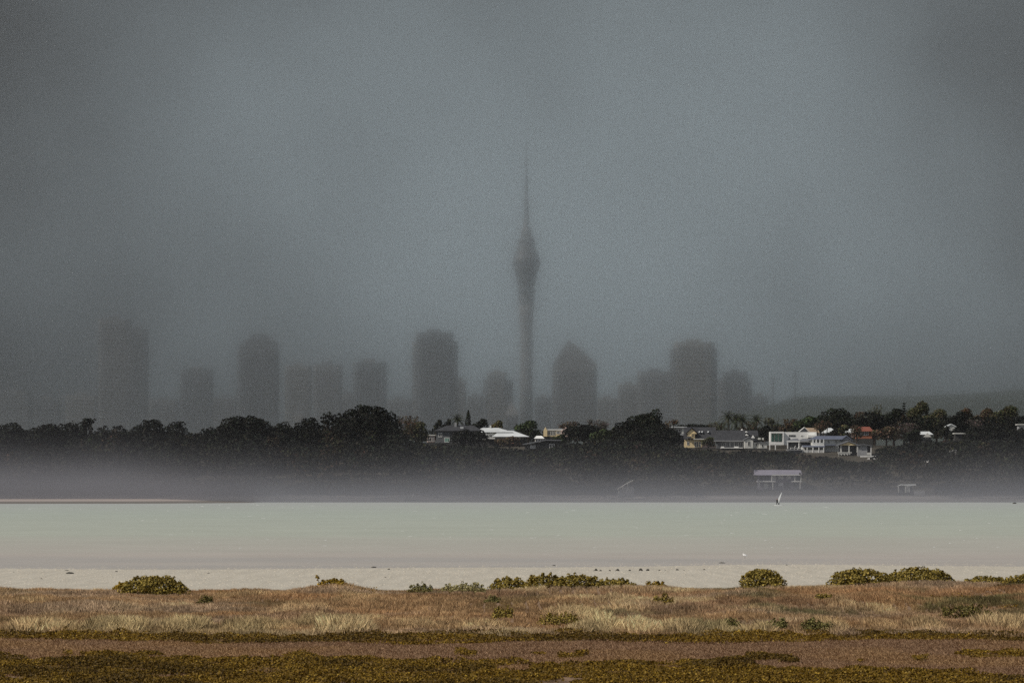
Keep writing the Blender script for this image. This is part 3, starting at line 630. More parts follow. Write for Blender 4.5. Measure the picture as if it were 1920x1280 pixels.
# white arch, sun loungers, wall, slipway, rail
h = House('garden_arch', 'white garden arch standing left of the green glass box house', 'arch', 1448.5, 841, 1792)
for q in (1443.2, 1453.8): h.post(q, 829.6, 843, 0, .3)
P = [(h.x(1441.8), h.z(828.2)), (h.x(1455.2), h.z(828.2)), (h.x(1455.2), h.z(829.6))]
P += [(h.x(1448.5)+h.k*4.6*math.cos(t), h.z(836)+h.k*6.0*math.sin(t)) for t in np.linspace(.45, math.pi-.45, 9)] + [(h.x(1441.8), h.z(829.6))]
MB().prism(P[::-1], -.2, .2).build('arch_beam', WHITE, h.e)
for i, (q, lb) in enumerate(((1486.5, 'leftmost of the white deck loungers in front of the veranda house'), (1493.5, 'middle white deck lounger in front of the veranda house'), (1499.5, 'rightmost white deck lounger beside the two-storey house'))):
    h = House('deck_lounger', lb, 'lounger', q, 841.5, 1788, 'white loungers on the veranda deck')
    MB().prism([(-.9, .35), (.5, .35), (1.0, 1.1), (.9, 1.15), (.42, .45), (-.9, .45)], -.35, .35).build('seat', WHITE, h.e)
    for a_ in (-.8, .4): MB().box(a_, a_+.1, -.33, .33, -.8, .345).build('leg', WHITE, h.e)
h = House('terrace', 'timber terrace deck under the white loungers', 'deck', 1488, 842, 1786, None)
h.box('deck', GREYW, 1476, 1504, 842.1, 843.6, -2, 8.5); h.box('support_wall', DGREYW, 1477, 1503, 843.7, 858, -1.6, 8)
h = House('slipway', 'pale concrete slipway ramp with slanted side at the foot of the bank', 'slipway', 765, 941, 1662, None)
MB().prism([(h.x(752), -.5), (h.x(768.5), -.5), (h.x(776), h.z(925.5)), (h.x(771), h.z(927)), (h.x(762), h.z(931))], 0, 5).build('ramp', PAVE, h.e)
MB().tube([(h.x(768.7), -.2, -.2), (h.x(776.2), -.2, h.z(925))], [.14, .14]).build('edge_rail', OFFW, h.e)
h = House('stair_rail', 'slanted white handrail on grey concrete steps in the mist', 'stair', 1176, 925, 1668, None)
MB().prism([(h.x(1158), -1.2), (h.x(1188), -1.2), (h.x(1188), h.z(911.5)), (h.x(1178), h.z(912)), (h.x(1160), h.z(921))], 0, 4).build('step', GREYW, h.e)
MB().tube([(h.x(1157), -.3, h.z(917)), (h.x(1178), -.3, h.z(904)), (h.x(1187), -.3, h.z(900))], [.10, .10, .08]).build('handrail', OFFW, h.e)
for q, a_ in ((1160, 914.5), (1168, 909.5), (1177, 904.2)): MB().tube([(h.x(q), -.3, h.z(a_+8)), (h.x(q), -.3, h.z(a_))], [.07, .07]).build('post', OFFW, h.e)
h = House('sea_wall', 'thin pale low sea wall in the mist left of the slanted handrail', 'wall', 1012, 930, 1666, None)
h.box('wall', PAVE, 992, 1020, 928.2, 934, 0, .6); h.box('coping', OFFW, 991.5, 1020.5, 927.2, 928.1, -.06, .7)

# ------------------------------------------------------------------ trees
LEAF = mat('foliage', (.03, .03, .02), .75, .35, .5, .12, attr=True)
BARK = mat('bark', lin(64, 56, 48), .9, .3, 1.5, .1)
PALEBARK = mat('pale_bark', lin(120, 112, 104), .9, .3, 1.5, .1)
TONE = dict(black=(.0085, .0096, .0066), dark=(.0125, .0150, .0085), green=(.034, .046, .018), olive=(.056, .055, .027), rust=(.070, .050, .030), yellow=(.085, .074, .028), grey=(.085, .072, .062), palm=(.030, .034, .018))
def tinted(tone, n, spread=.45):
    c = np.array(TONE[tone])
    t = (1+spread*rng.normal(size=(n, 1))).clip(.35, 2.2)
    h = 1+.12*rng.normal(size=(n, 3))
    return (c*t*h).clip(.002, .5)
def crown(blobs, size, density, tone, inner=.25, gap=.0):
    P, Nn = [], []
    for (bx, by, bz, rx, ry, rz) in blobs:
        n = max(20, int(density*(rx*ry+rx*rz+ry*rz)*4.19/(size*size)))
        d = unit(n); d[:, 2] = np.where(d[:, 2] < -.55, -d[:, 2], d[:, 2])
        r = np.where(rng.random(n) < inner, rng.random(n)*.75, .80+.24*rng.random(n))[:, None]
        P.append(np.array([bx, by, bz])+d*r*np.array([rx, ry, rz])); Nn.append(d)
    P, Nn = np.concatenate(P), np.concatenate(Nn)
    if gap:
        q = fbm(P[:, 0]/size*.22+31, P[:, 2]/size*.22+P[:, 1]*.1, 2) > gap; P, Nn = P[q], Nn[q]
    V = leaves(P, Nn, size)
    return V, tinted(tone, len(P))
def dome_blobs(Wd, H, lumps, flat=.5, lean=0.0, rag=.35):
    """lumpy umbrella crown: a core and many smaller lumps over its upper shell; z from 0 (trunk foot) to H"""
    R = Wd/2; cz = H*(1-flat*.55); ch = H*flat*.55
    out = [(0, 0, cz-ch*.15, R*.74, R*.74, ch*.72)]
    for i in range(lumps):
        a = 2*math.pi*(i*.618+.05*random.random()); t = math.sqrt((i+.5)/lumps)
        el = (1-t)*math.pi/2*.95+.03
        rr = R*(.20+.17*random.random())*(1+rag*(random.random()-.5))
        x, y = math.cos(a)*math.cos(el)*(R-rr*.85), math.sin(a)*math.cos(el)*(R-rr*.85)
        z = cz+math.sin(el)*(ch-rr*.55)-ch*.25*t*random.random()
        out.append((x+lean*z/H, y, z, rr, rr, rr*(.62+.25*random.random())))
    return out
GB = 'trees along the far ridge'
def tree(name, label, px, ytop, wpx, D, tone='black', shape='dome', size=.62, group=GB, base=None, lumps=None, flat=.62, density=.9, gap=0, bark=BARK):
    k = D/F; x0 = X(px, D)
    zb = float(shore_z(np.array([x0]), np.array([D]))[0])-.3 if base is None else Z(base, D)
    H = Z(ytop, D)-zb; Wd = wpx*k
    r = empty(name, (x0, D, zb), label, 'tree' if 'palm' not in name else 'palm tree', group)
    tr = MB(); R = Wd/2
    if shape == 'dome':
        bl = dome_blobs(Wd, H, lumps or int(9+Wd*.9), flat)
        V, C = crown(bl, size, density, tone, gap=gap)
        tr.tube([(0,0,-1), (.1*R,0,H*.25), (0,.05*R,H*.7)], [.05*H*.6+.1, .035*H+.1, .1], 7)
        for i in range(6):
            a = i*1.05+random.random(); q = bl[1+i*2 % (len(bl)-1)]
            tr.tube([(.06*R,0,H*.22+i*.04*H), (q[0]*.5,q[1]*.5,H*.25+(q[2]-H*.25)*.6), (q[0]*.9,q[1]*.9,q[2])], [.02*H+.06, .014*H+.05, .04], 5)
    elif shape == 'round':
        bl = [(0,0,H*.58,R*.72,R*.72,H*.34)]+[(math.cos(a)*R*.62*math.cos(e), math.sin(a)*R*.62*math.cos(e), H*.60+H*.30*math.sin(e), R*.36, R*.36, H*.16) for a, e in [(i*2.4, -.5+1.9*((i*.37) % 1)) for i in range(lumps or 14)]]
        V, C = crown(bl, size, density, tone, gap=gap)
        tr.tube([(0,0,-1),(0,0,H*.4),(.05,0,H*.75)], [.03*H+.1,.02*H+.08,.06], 7)
        for i in range(5):
            a = i*1.26; tr.tube([(0,0,H*(.25+.05*i)),(math.cos(a)*R*.4,math.sin(a)*R*.4,H*.6),(math.cos(a)*R*.6,math.sin(a)*R*.6,H*.8)], [.015*H+.05,.05,.03], 5)
    elif shape == 'bare':                          # leafless winter crown: fine twigs with only a few tufts
        tr.tube([(0,0,-1),(0,0,H*.35),(.1,0,H*.55)], [.03*H+.08,.02*H+.06,.08], 6)
        tips = []
        for i in range(12):
            a = i*2.4+random.random()*.5; e = .35+.95*random.random()
            p0 = np.array((0,0,H*(.28+.25*random.random())))
            L_ = R*(.75+.3*random.random())
            p1 = p0+np.array((math.cos(a)*math.cos(e)*L_*.6, math.sin(a)*math.cos(e)*L_*.6, math.sin(e)*H*.25))
            p2 = np.array((math.cos(a)*L_*math.cos(e*.8), math.sin(a)*L_*math.cos(e*.8), min(H*.99, p1[2]+H*(.12+.3*math.sin(e)*random.random()))))
            tr.tube([p0,p1,p2],[.012*H+.05,.07,.03],4)
            for j in range(9):
                q = p1+(p2-p1)*random.random(); t_ = q+np.array((random.gauss(0,.16)*R, random.gauss(0,.16)*R, abs(random.gauss(.1,.07))*H)); t_[2] = min(t_[2], H)
                tr.tube([q,(q+t_)/2+np.array((0,0,.15)),t_],[.05,.045,.03],3); tips.append(t_); tips.append((q+t_)/2)
        T = np.array(tips); T = np.repeat(T, 5, 0)+rng.normal(size=(len(T)*5,3))*np.array((.07*R,.07*R,.035*H))
        T = T[T[:, 2] < H*1.0]
        V = leaves(T, unit(len(T)), size*.55); C = tinted(tone, len(T))
    elif shape == 'conifer':                       # flat irregular tiers
        tr.tube([(0,0,-1),(0,0,H)], [.02*H+.12,.05], 6); Pp = []
        nt_ = max(6, int(H*.9))
        for i in range(nt_):
            t = i/(nt_-1); z = H*(.30+.68*t); L_ = R*(1-t)**.8+.25
            for j in range(6):
                a = j*1.047+i*.6; LL = L_*(.6+.5*random.random())
                tr.tube([(0,0,z),(math.cos(a)*LL,math.sin(a)*LL,z+.12*LL)],[.06,.03],4)
                m_ = max(6, int(LL*11)); s_ = rng.random((m_,1))**.7
                Pp.append(np.concatenate([np.cos(a)*LL*s_, np.sin(a)*LL*s_, z+.12*LL*s_],1)+rng.normal(size=(m_,3))*np.array((.2,.2,.10)))
        T = np.concatenate(Pp); V = leaves(T, np.tile((0,0,1.), (len(T),1)), size*.8, jitter=.7); C = tinted(tone, len(T))
    elif shape == 'cone':
        Pp = []; n = int(260+Wd*H*8); z = rng.random(n)**.8; a = rng.random(n)*6.283; rr = R*(1-z)**.75*(.75+.35*rng.random(n))
        T = np.stack([np.cos(a)*rr, np.sin(a)*rr, H*(.12+.88*z)],1); V = leaves(T, np.stack([np.cos(a),np.sin(a),.5+0*a],1), size*.8); C = tinted(tone, n)
        tr.tube([(0,0,-1),(0,0,H*.9)], [.02*H+.1,.05], 6)
    elif shape == 'palm':
        tr.tube([(0,0,-1),(.15,0,H*.4),(.05,0,H*.80)], [.26,.2,.17], 7)
        Vs = []
        for i in range(22):
            a = i*2.4; e = 1.35-1.9*(i/22); LL = min(R*1.15, H*.5)*(.85+.25*random.random())
            for side in (-1, 1):
                pts = []
                for t in np.linspace(0, 1, 7):
                    rr = LL*t*math.cos(e)*1.0; zq = H*.80+LL*(math.sin(e)*t-.75*t*t*(1.05-math.sin(max(e, -.2))*.55))
                    pts.append((math.cos(a)*rr, math.sin(a)*rr, min(zq, H)))
                pts = np.array(pts); nrm = np.array((-math.sin(a), math.cos(a), -.55*1.0))*side
                for t in range(6):
                    wdt = .55*(1-(t/6)**2*.75); nn_ = np.array((-math.sin(a)*side, math.cos(a)*side, -.7))
                    for s_ in range(2):
                        q0 = pts[t]+(pts[t+1]-pts[t])*s_*.5; q1 = q0+(pts[t+1]-pts[t])*.28
                        fwd = (pts[t+1]-pts[t])*.5
                        Vs.append([q0, q1, q1+nn_*wdt+fwd, q0+nn_*wdt*.9+fwd])
        V = np.array(Vs); C = tinted(tone, len(V), .3)
    elif shape == 'cabbage':                       # several stems, each with a spiky tuft
        Pp, Nn = [], []
        stems = lumps or 4
        for i in range(stems):
            a = i*2.1; xx, zt = math.cos(a)*R*.55, H*(.86-.22*((i*.37) % 1))
            tr.tube([(xx*.2,0,-1),(xx*.4,0,H*.3),(xx,math.sin(a)*R*.4,zt)],[.2,.15,.12],6)
            d = unit(90); d[:,2] = d[:,2]*.8+.15
            s_ = rng.random((90,1))*.9+.1; Pp.append(np.array((xx,math.sin(a)*R*.4,zt))+d*s_*min(R*.55,H*.2)); Nn.append(np.cross(d, unit(90)))
        T = np.concatenate(Pp); V = leaves(T, np.concatenate(Nn), size*.75, jitter=.3); C = tinted(tone, len(T))
    tr.build('trunk', bark, r)
    link('crown', np_mesh('crown', V, C), LEAF, r)
    return r

# skyline from left to right: name, label, column, top row, width, distance, tone, shape ...
T_ = [
 ('dome_tree', 'broad black dome tree cut by the left edge of the photo', 14, 794, 88, 1720, 'black', {}),
 ('dome_tree', 'long low black tree left of the ragged open-limbed pine', 88, 795, 72, 1725, 'black', dict(flat=.55)),
 ('dome_tree', 'black tree whose crown runs up to the ragged open-limbed pine', 124, 792, 52, 1735, 'black', {}),
 ('pine_tree', 'ragged open-limbed pine standing clear of the black trees at left', 158, 784, 50, 1760, 'black', dict(shape='bare', size=1.15)),
 ('dome_tree', 'small black tree just right of the ragged open-limbed pine', 192, 797, 34, 1735, 'black', {}),
 ('dome_tree', 'small pointed black tree beside the wide flat-topped one', 222, 796, 34, 1730, 'black', dict(flat=.5)),
 ('dome_tree', 'wide flat-topped black tree below the tall stepped tower', 282, 785, 72, 1735, 'black', dict(flat=.7)),
 ('dome_tree', 'black dome tree left of the notch in the treeline', 331, 788, 52, 1730, 'black', dict(flat=.75)),
 ('dome_tree', 'black rounded tree right of the notch in the treeline', 390, 800, 48, 1730, 'black', {}),
 ('dome_tree', 'big black dome tree with a few sprigs on top, below the angle-topped tower', 458, 778, 100, 1740, 'black', dict(flat=.75)),
 ('dome_tree', 'lower black tree between the sprigged dome and the knobbly crowns', 530, 790, 44, 1735, 'black', {}),
 ('dome_tree', 'black tree with knobbly crown below the twin slabs', 578, 781, 56, 1740, 'black', {}),
 ('columnar_tree', 'narrow knob-headed black tree, left one of two beside the largest dome', 614, 771, 24, 1750, 'black', dict(flat=.34, lumps=10)),
 ('columnar_tree', 'narrow knob-headed black tree touching the largest dome', 632, 774, 24, 1750, 'black', dict(flat=.34, lumps=10)),
 ('dome_tree', 'largest black dome tree on the ridge, with sky showing through its limbs', 690, 760, 108, 1750, 'black', dict(flat=.8, bark=PALEBARK)),
 ('dome_tree', 'black tree filling the left foot of the largest dome', 645, 782, 50, 1735, 'black', {}),
 ('bare_tree', 'leafless reddish tree right of the largest black dome', 764, 779, 50, 1790, 'rust', dict(shape='bare')),
 ('round_tree', 'brownish-green round tree left of the dark hipped roof', 782, 792, 46, 1800, 'olive', dict(shape='round', tone='olive')),
 ('round_tree', 'small dark round-headed tree above the left end of the dark hipped roof', 822, 788, 18, 1840, 'dark', dict(shape='round')),
 ('round_tree', 'small gappy dark tree above the ridge of the dark hipped roof', 840, 788, 24, 1842, 'dark', dict(shape='round', gap=.42)),
 ('palm_tree', 'single bushy palm behind the dark hipped roof', 858, 773, 26, 1850, 'palm', dict(shape='palm')),
 ('conifer_tree', 'slim pointed conifer right of the single bushy palm', 878, 769, 22, 1855, 'dark', dict(shape='cone')),
 ('round_tree', 'dark green bushy tree between the slim conifer and the pale steel roofs', 902, 787, 36, 1850, 'dark', dict(shape='round')),
 ('shrubby_tree', 'yellow-green tree peeping over the pale steel roofs', 933, 790, 28, 1860, 'yellow', dict(shape='round', size=.5)),
 ('dome_tree', 'rounded dark green tree between the pale steel roofs and the cream parapet house', 990, 790, 48, 1860, 'green', dict(shape='round')),
 ('dark_bush_tree', 'black bushy tree in front of the dark hipped roof', 868, 805, 46, 1798, 'black', dict(flat=.9)),
 ('dark_bush_tree', 'black bushy tree before the left end of the pale steel roofs', 897, 806, 36, 1800, 'black', dict(flat=.9)),
 ('bare_tree', 'leafless brown tree right of the cream parapet house', 1066, 790, 36, 1870, 'rust', dict(shape='bare')),
 ('dome_tree', 'black bushy tree left of the leafless flat-topped tree', 1092, 797, 66, 1815, 'black', {}),
 ('bare_tree', 'leafless grey flat-topped spreading tree near the middle', 1121, 786, 54, 1850, 'grey', dict(shape='bare')),
 ('round_tree', 'deep green rounded tree below the leafless flat-topped tree', 1128, 806, 44, 1805, 'green', dict(shape='round')),
 ('shrubby_tree', 'small olive tree in the gap left of the tall black spreading tree', 1150, 803, 24, 1850, 'olive', dict(shape='round')),
 ('dome_tree', 'black left shoulder of the tall spreading tree', 1176, 788, 50, 1800, 'black', dict(flat=.8)),
 ('spreading_tree', 'tall black spreading tree in the middle of the ridge', 1208, 774, 66, 1805, 'dark', dict(flat=.85)),
 ('spreading_tree', 'gappy topmost black crown rising from the tall spreading tree', 1229, 765, 30, 1812, 'dark', dict(flat=.75, gap=.38)),
 ('dome_tree', 'broad black skirt of foliage below the tall spreading tree', 1225, 800, 96, 1785, 'black', dict(flat=.9)),
 ('cabbage_tree', 'thin spiky cabbage tree at the right of the tall spreading tree', 1256, 784, 30, 1835, 'rust', dict(shape='cabbage')),
 ('hedge_tree', 'long flat-topped dark hedge-like tree behind the cream gable', 1300, 796, 66, 1870, 'black', dict(flat=.5)),
 ('shrubby_tree', 'olive conical shrub tree in front of the cream gabled house', 1328, 820, 26, 1796, 'olive', dict(shape='round', size=.5)),
 ('bare_tree', 'leafless brown tree left of the three palms', 1346, 791, 44, 1860, 'olive', dict(shape='bare')),
 ('palm_tree', 'leftmost of the three tall palms, set slightly apart', 1366, 768, 32, 1852, 'palm', dict(shape='palm')),
 ('palm_tree', 'middle palm of the three, its crown merged with the next', 1381, 772, 30, 1858, 'palm', dict(shape='palm')),
 ('palm_tree', 'rightmost of the three palms with the fullest crown', 1392, 775, 34, 1850, 'palm', dict(shape='palm')),
 ('palm_tree', 'lone palm with upswept fronds right of the three palms', 1418, 773, 28, 1856, 'palm', dict(shape='palm')),
 ('bare_tree', 'leafless brown tree behind the lone upswept palm', 1408, 790, 40, 1875, 'rust', dict(shape='bare')),
 ('round_tree', 'small dark round tree left of the modern white box house', 1434, 799, 30, 1850, 'black', dict(shape='round')),
 ('bare_tree', 'slender leafless tree above the green glass front', 1448, 783, 30, 1885, 'olive', dict(shape='bare')),
 ('cabbage_tree', 'short spiky brown cabbage tree above the modern white box house', 1470, 793, 30, 1870, 'rust', dict(shape='cabbage')),
 ('bare_tree', 'twiggy leafless tree above the right of the modern white box house', 1482, 785, 34, 1890, 'rust', dict(shape='bare')),
 ('round_tree', 'mid-green rounded tree behind the tan-tiled house', 1513, 782, 48, 1875, 'green', dict(shape='round')),
 ('dome_tree', 'big dark green dome tree above the two-storey white house', 1568, 764, 68, 1880, 'dark', dict(flat=.8)),
 ('dome_tree', 'lower left flank of the big dark green dome tree', 1543, 778, 46, 1884, 'dark', dict(flat=.8)),
 ('cabbage_tree', 'left one of two dark cabbage trees before the tan-tiled house', 1535, 786, 26, 1832, 'rust', dict(shape='cabbage')),
 ('cabbage_tree', 'right one of two dark cabbage trees before the tan-tiled house', 1546, 787, 24, 1830, 'rust', dict(shape='cabbage')),
 ('round_tree', 'small dark round bush-like tree in front of the pale gabled roof', 1563, 805, 22, 1826, 'black', dict(shape='round')),
 ('shrubby_tree', 'olive-green tree between the dark round bush and the white bungalow', 1581, 798, 26, 1832, 'olive', dict(shape='round')),
 ('bare_tree', 'leafless tree with pale yellow-green haze of buds behind the black dome', 1640, 758, 50, 1905, 'olive', dict(shape='bare')),
 ('bare_tree', 'leafless reddish tree beside the big dark green dome', 1612, 772, 30, 1900, 'rust', dict(shape='bare')),
 ('dome_tree', 'black dome tree right above the terracotta roof', 1634, 771, 54, 1870, 'black', dict(flat=.75)),
 ('bare_tree', 'rusty leafless tree in front of the white bungalow', 1606, 796, 26, 1828, 'rust', dict(shape='bare')),
 ('round_tree', 'dark green tree left of the narrow conifer', 1676, 768, 46, 1880, 'dark', dict(shape='round')),
 ('conifer_tree', 'narrow tiered conifer poking above the right-hand trees', 1695, 755, 16, 1885, 'black', dict(shape='conifer')),
 ('round_tree', 'yellow-green dome tree right of the narrow conifer', 1724, 755, 44, 1895, 'olive', dict(shape='round', size=.5)),
 ('dome_tree', 'dark foliage under the yellow-green dome tree', 1706, 782, 44, 1870, 'black', {}),
 ('round_tree', 'olive leafy tree behind the pale steel roof on the right', 1756, 769, 50, 1890, 'olive', dict(shape='round', size=.5)),
 ('bare_tree', 'grey leafless tree right of the terracotta-roofed house', 1700, 793, 60, 1850, 'grey', dict(shape='bare')),
 ('round_tree', 'round black tree above the glimpsed white house', 1797, 774, 44, 1858, 'black', dict(shape='round')),
 ('round_tree', 'brown-olive tree behind the round black tree', 1806, 767, 42, 1900, 'rust', dict(shape='round', size=.5, gap=.36)),
 ('round_tree', 'thin brown-olive tree between the black round tree and the last big dome', 1845, 767, 44, 1895, 'rust', dict(shape='round', size=.5, gap=.36)),
 ('round_tree', 'large brown-olive dome tree near the right edge', 1888, 763, 54, 1890, 'olive', dict(shape='round', size=.5)),
 ('dome_tree', 'broad low black dome in front at the right', 1850, 796, 76, 1795, 'black', dict(flat=.85)),
 ('dome_tree', 'black dome tree cut by the right edge of the photo', 1908, 804, 50, 1792, 'black', dict(flat=.85)),
 ('round_tree', 'dark shrubby tree covering the left of the glimpsed white house', 1773, 800, 22, 1838, 'dark', dict(shape='round')),
 ('round_tree', 'dark shrubby tree covering the foot and right of the glimpsed white house', 1790, 804, 26, 1836, 'black', dict(shape='round')),
 ('bare_tree', 'leafless grey-brown tree behind the low white fascia', 1826, 786, 46, 1865, 'grey', dict(shape='bare')),
 ('round_tree', 'dark green tree before the pale steel roof on the right', 1712, 806, 34, 1798, 'dark', dict(shape='round')),
 ('round_tree', 'rust-brown bushy tree right of the brick house', 1662, 801, 52, 1835, 'rust', dict(shape='round')),
 ('round_tree', 'dark rust hedge-like tree below the pale steel roofs', 955, 819, 50, 1795, 'rust', dict(shape='round')),
 ('round_tree', 'bright green bush tree below the cream parapet house', 1050, 815, 30, 1815, 'green', dict(shape='round')),
]
for (nm, lb, px, yt, wd, D, tone, kw) in T_:
    kw = dict(kw); kw.pop('tone', None)
    tree(nm, lb, px, yt, wd*(dict(dome=1.2, round=1.3 if px > 1500 else 1.2, palm=1.35).get(kw.get('shape', 'dome'), 1)), D, tone, **kw)

# the wooded bank below the ridge reads as one mass
env_x = [-700, 0, 60, 100, 250, 350, 375, 500, 740, 780, 850, 1000, 1060, 1130, 1250, 1290, 1340, 1440, 1500, 1510, 1560, 1575, 1640, 1650, 1720, 1800, 1920, 2700]
env_y = [800, 808, 808, 810, 806, 808, 812, 800, 798, 826, 832, 842, 830, 822, 822, 842, 842, 844, 846, 853, 854, 860, 866, 838, 828, 824, 820, 810]
blobs = []
for D0 in np.concatenate([np.arange(1702, 1790, 8.0), [1676, 1684, 1692]]):
    for px in np.arange(-260, 2200, 26):
        D = D0+random.uniform(-3, 3); p = px+random.uniform(-12, 12)
        if D0 < 1700 and (520 < p < 540 or 1310 < p < 1760): continue
        if 1408 < p < 1512 and D < 1722: continue
        if 1676 < p < 1742 and D < 1706: continue
        k = D/F; g = sz(p, D); top = min(g+random.uniform(6, 10.5)+(5 if p < 760 else 0), Z(np.interp(p, env_x, env_y)+random.uniform(0, 7), D))
        if D0 < 1700: top = min(top, g+random.uniform(2.5, 6))
        hgt = top-g
        if hgt < 1.5: continue
        rx = random.uniform(2.2, 4.6)
        blobs.append((X(p, D), D, g+hgt*.52, rx, rx, hgt*.5))
env2_x = [-700, 735, 760, 800, 900, 945, 975, 1000, 1060, 1150, 1260, 1340, 1440, 1500, 1600, 1700, 1920, 2700]
env2_y = [812, 806, 800, 803, 803, 808, 808, 806, 805, 806, 803, 803, 797, 791, 781, 775, 774, 774]
for D0 in (1868, 1880, 1892, 1906):
    for px in np.arange(700, 2250, 20):
        D = D0+random.uniform(-4, 4); p = px+random.uniform(-9, 9); g = sz(p, D)
        hgt = min(Z(np.interp(p, env2_x, env2_y)+random.uniform(0, 9), D)-g, random.uniform(6, 12)+(4 if p > 1580 else 0))
        if hgt < 1: continue
        rx = random.uniform(2, 4); blobs.append((X(p, D), D, g+hgt*.5, rx, rx, hgt*.5))
random.shuffle(blobs)
Vs, Cs = [], []
for tone, part in (('black', blobs[0::3]), ('dark', blobs[1::3]), ('black', blobs[2::6]), ('rust', blobs[5::12]), ('olive', blobs[11::12])):
    V, C = crown(part, .8, .42, tone, inner=.12); Vs.append(V); Cs.append(C*(.38 if tone in ('rust', 'olive') else .9))
tag(link('woods', np_mesh('woods', np.concatenate(Vs), np.concatenate(Cs)), LEAF), kind='stuff')

# pale flowering shrubs scattered on the bank at right
BLOS = mat('pale_blossom', lin(206, 204, 200), .8, .2, 2)
for px, py, wd, D, lb in ((1738, 867, 13, 1728, 'brightest white blossoming shrub low on the bank at right'), (1768, 857, 11, 1742, 'white blossoming shrub between the brightest one and the scattered upper one'), (1786, 846, 16, 1752, 'scattered white blossoming shrub highest on the bank at right'), (1632, 862, 18, 1768, 'white blossoming shrub below the white terrace wall')):
    k = D/F; r = empty('blossom_shrub', (X(px, D), D, Z(py, D)-wd*k*.4), lb, 'shrub', 'white blossoming shrubs on the bank')
    R = wd*k/2; d = unit(260); P = d*R*np.array((1, .8, .7))*(.5+.5*rng.random((260, 1)))+np.array((0, -2.2, R*.7))
    fl = fbm(P[:, 0]*1.3+px, P[:, 2]*1.3, 2) > .52
    link('leaves', np_mesh('leaves', leaves(P*.97, d, .45), tinted('dark', 260)), LEAF, r)
    link('blossom', np_mesh('blossom', leaves(P[fl]+np.array((0, -.25, .05)), d[fl]*np.array((.3, 1, .3))-np.array((0, 1., 0)), .42)), BLOS, r)

# ------------------------------------------------------------------ windsurfer, birds, rocks, small crests
SAIL = mat('sail_cloth', lin(232, 234, 234), .5, .06, .8, .3)
BOARDM = mat('board_white', lin(225, 226, 224), .35, .05, 1, .5)
BLACK = mat('black_rubber', lin(30, 31, 33), .6, .2, 2)
SKIN = mat('skin', lin(170, 120, 95), .6, .08, 6)
WD = DG(947.5, 0)
ws = empty('windsurf_board', (X(1461, WD), WD, 0), 'small white windsurf board with its upright slender sail on the far water', 'windsurf board')
hull = MB(); P = []
for t in np.linspace(0, 1, 9):
    P.append((-1.25+2.5*t, .34*math.sin(math.pi*min(1, t*.9+.12))**.6))
poly = [(a, b_) for a, b_ in P]+[(a, -b_) for a, b_ in reversed(P)]
hull.prismz(poly, .02, .16).build('hull', BOARDM, ws)
mast = [(-.05+.55*t+.22*t*t, .1, .15+3.25*t) for t in np.linspace(0, 1, 8)]
MB().tube(mast, np.linspace(.05, .025, 8)).build('mast', BLACK, ws)
luff = [(p[0], p[2]) for p in mast[1:]]; leech = [(-.55, .95), (-.42, 1.45), (-.08, 2.1), (.28, 2.8), (.62, 3.34)]
poly = luff+leech[::-1]
MB().prism(poly, .07, .12).build('sail', SAIL, ws)
MB().tube([(.16, .0, 1.25), (-.2, -.16, 1.2), (-.6, .0, 1.12)], [.025]*3).build('boom', BLACK, ws)
def skin_body(name, verts, edges, rad, m, loc, root=0, sub=2, parent=None):
    me = bpy.data.meshes.new(name); me.from_pydata(verts, edges, []); me.update()
    o = link(name, me, m, parent, loc)
    md = o.modifiers.new('skin', 'SKIN'); md.use_smooth_shade = True
    for i, r in enumerate(rad): me.skin_vertices[0].data[i].radius = (r, r) if not isinstance(r, tuple) else r
    me.skin_vertices[0].data[root].use_root = True
    o.modifiers.new('subdivision', 'SUBSURF').levels = sub; o.modifiers['subdivision'].render_levels = sub
    return o
# rider leaning back against the boom: pelvis, spine, neck, head, arms to the boom, bent legs on the board
bv = [(-.52,-.45,.92), (-.56,-.50,1.12), (-.58,-.54,1.34), (-.56,-.54,1.50), (-.55,-.53,1.60), (-.54,-.53,1.72),
      (-.40,-.52,1.40), (-.30,-.42,1.24), (-.22,-.20,1.20), (-.74,-.52,1.38), (-.66,-.38,1.22), (-.50,-.10,1.15),
      (-.42,-.43,.88), (-.22,-.34,.55), (-.10,-.12,.20), (.05,-.10,.17), (-.62,-.43,.88), (-.66,-.32,.52), (-.62,-.12,.20), (-.48,-.10,.17)]
be = [(0,1),(1,2),(2,3),(3,4),(4,5),(2,6),(6,7),(7,8),(2,9),(9,10),(10,11),(0,12),(12,13),(13,14),(14,15),(0,16),(16,17),(17,18),(18,19)]
br = [.15,.14,.16,.06,.09,.10,.07,.045,.035,.07,.045,.035,.10,.07,.045,.035,.10,.07,.045,.035]
person = skin_body('person', bv, be, br, SKIN, (X(1461, WD), WD, 0))
tag(person, 'tiny figure in a dark wetsuit leaning back holding the boom of the windsurf sail', 'person')
suit = skin_body('wetsuit', [bv[i] for i in (0,1,2,3,6,7,9,10,12,13,14,16,17,18)], [(0,1),(1,2),(2,3),(2,4),(4,5),(2,6),(6,7),(0,8),(8,9),(9,10),(0,11),(11,12),(12,13)],
                 [.165,.155,.175,.075,.085,.06,.085,.06,.115,.085,.06,.115,.085,.06], BLACK, (0, 0, 0), parent=person)
hr = MB(); hr.lathe([(.02,.0),(.09,.03),(.11,.09),(.08,.16),(.02,.18)], n=10).build('hair', BLACK, person, (-.54, -.52, 1.65), smooth=True)

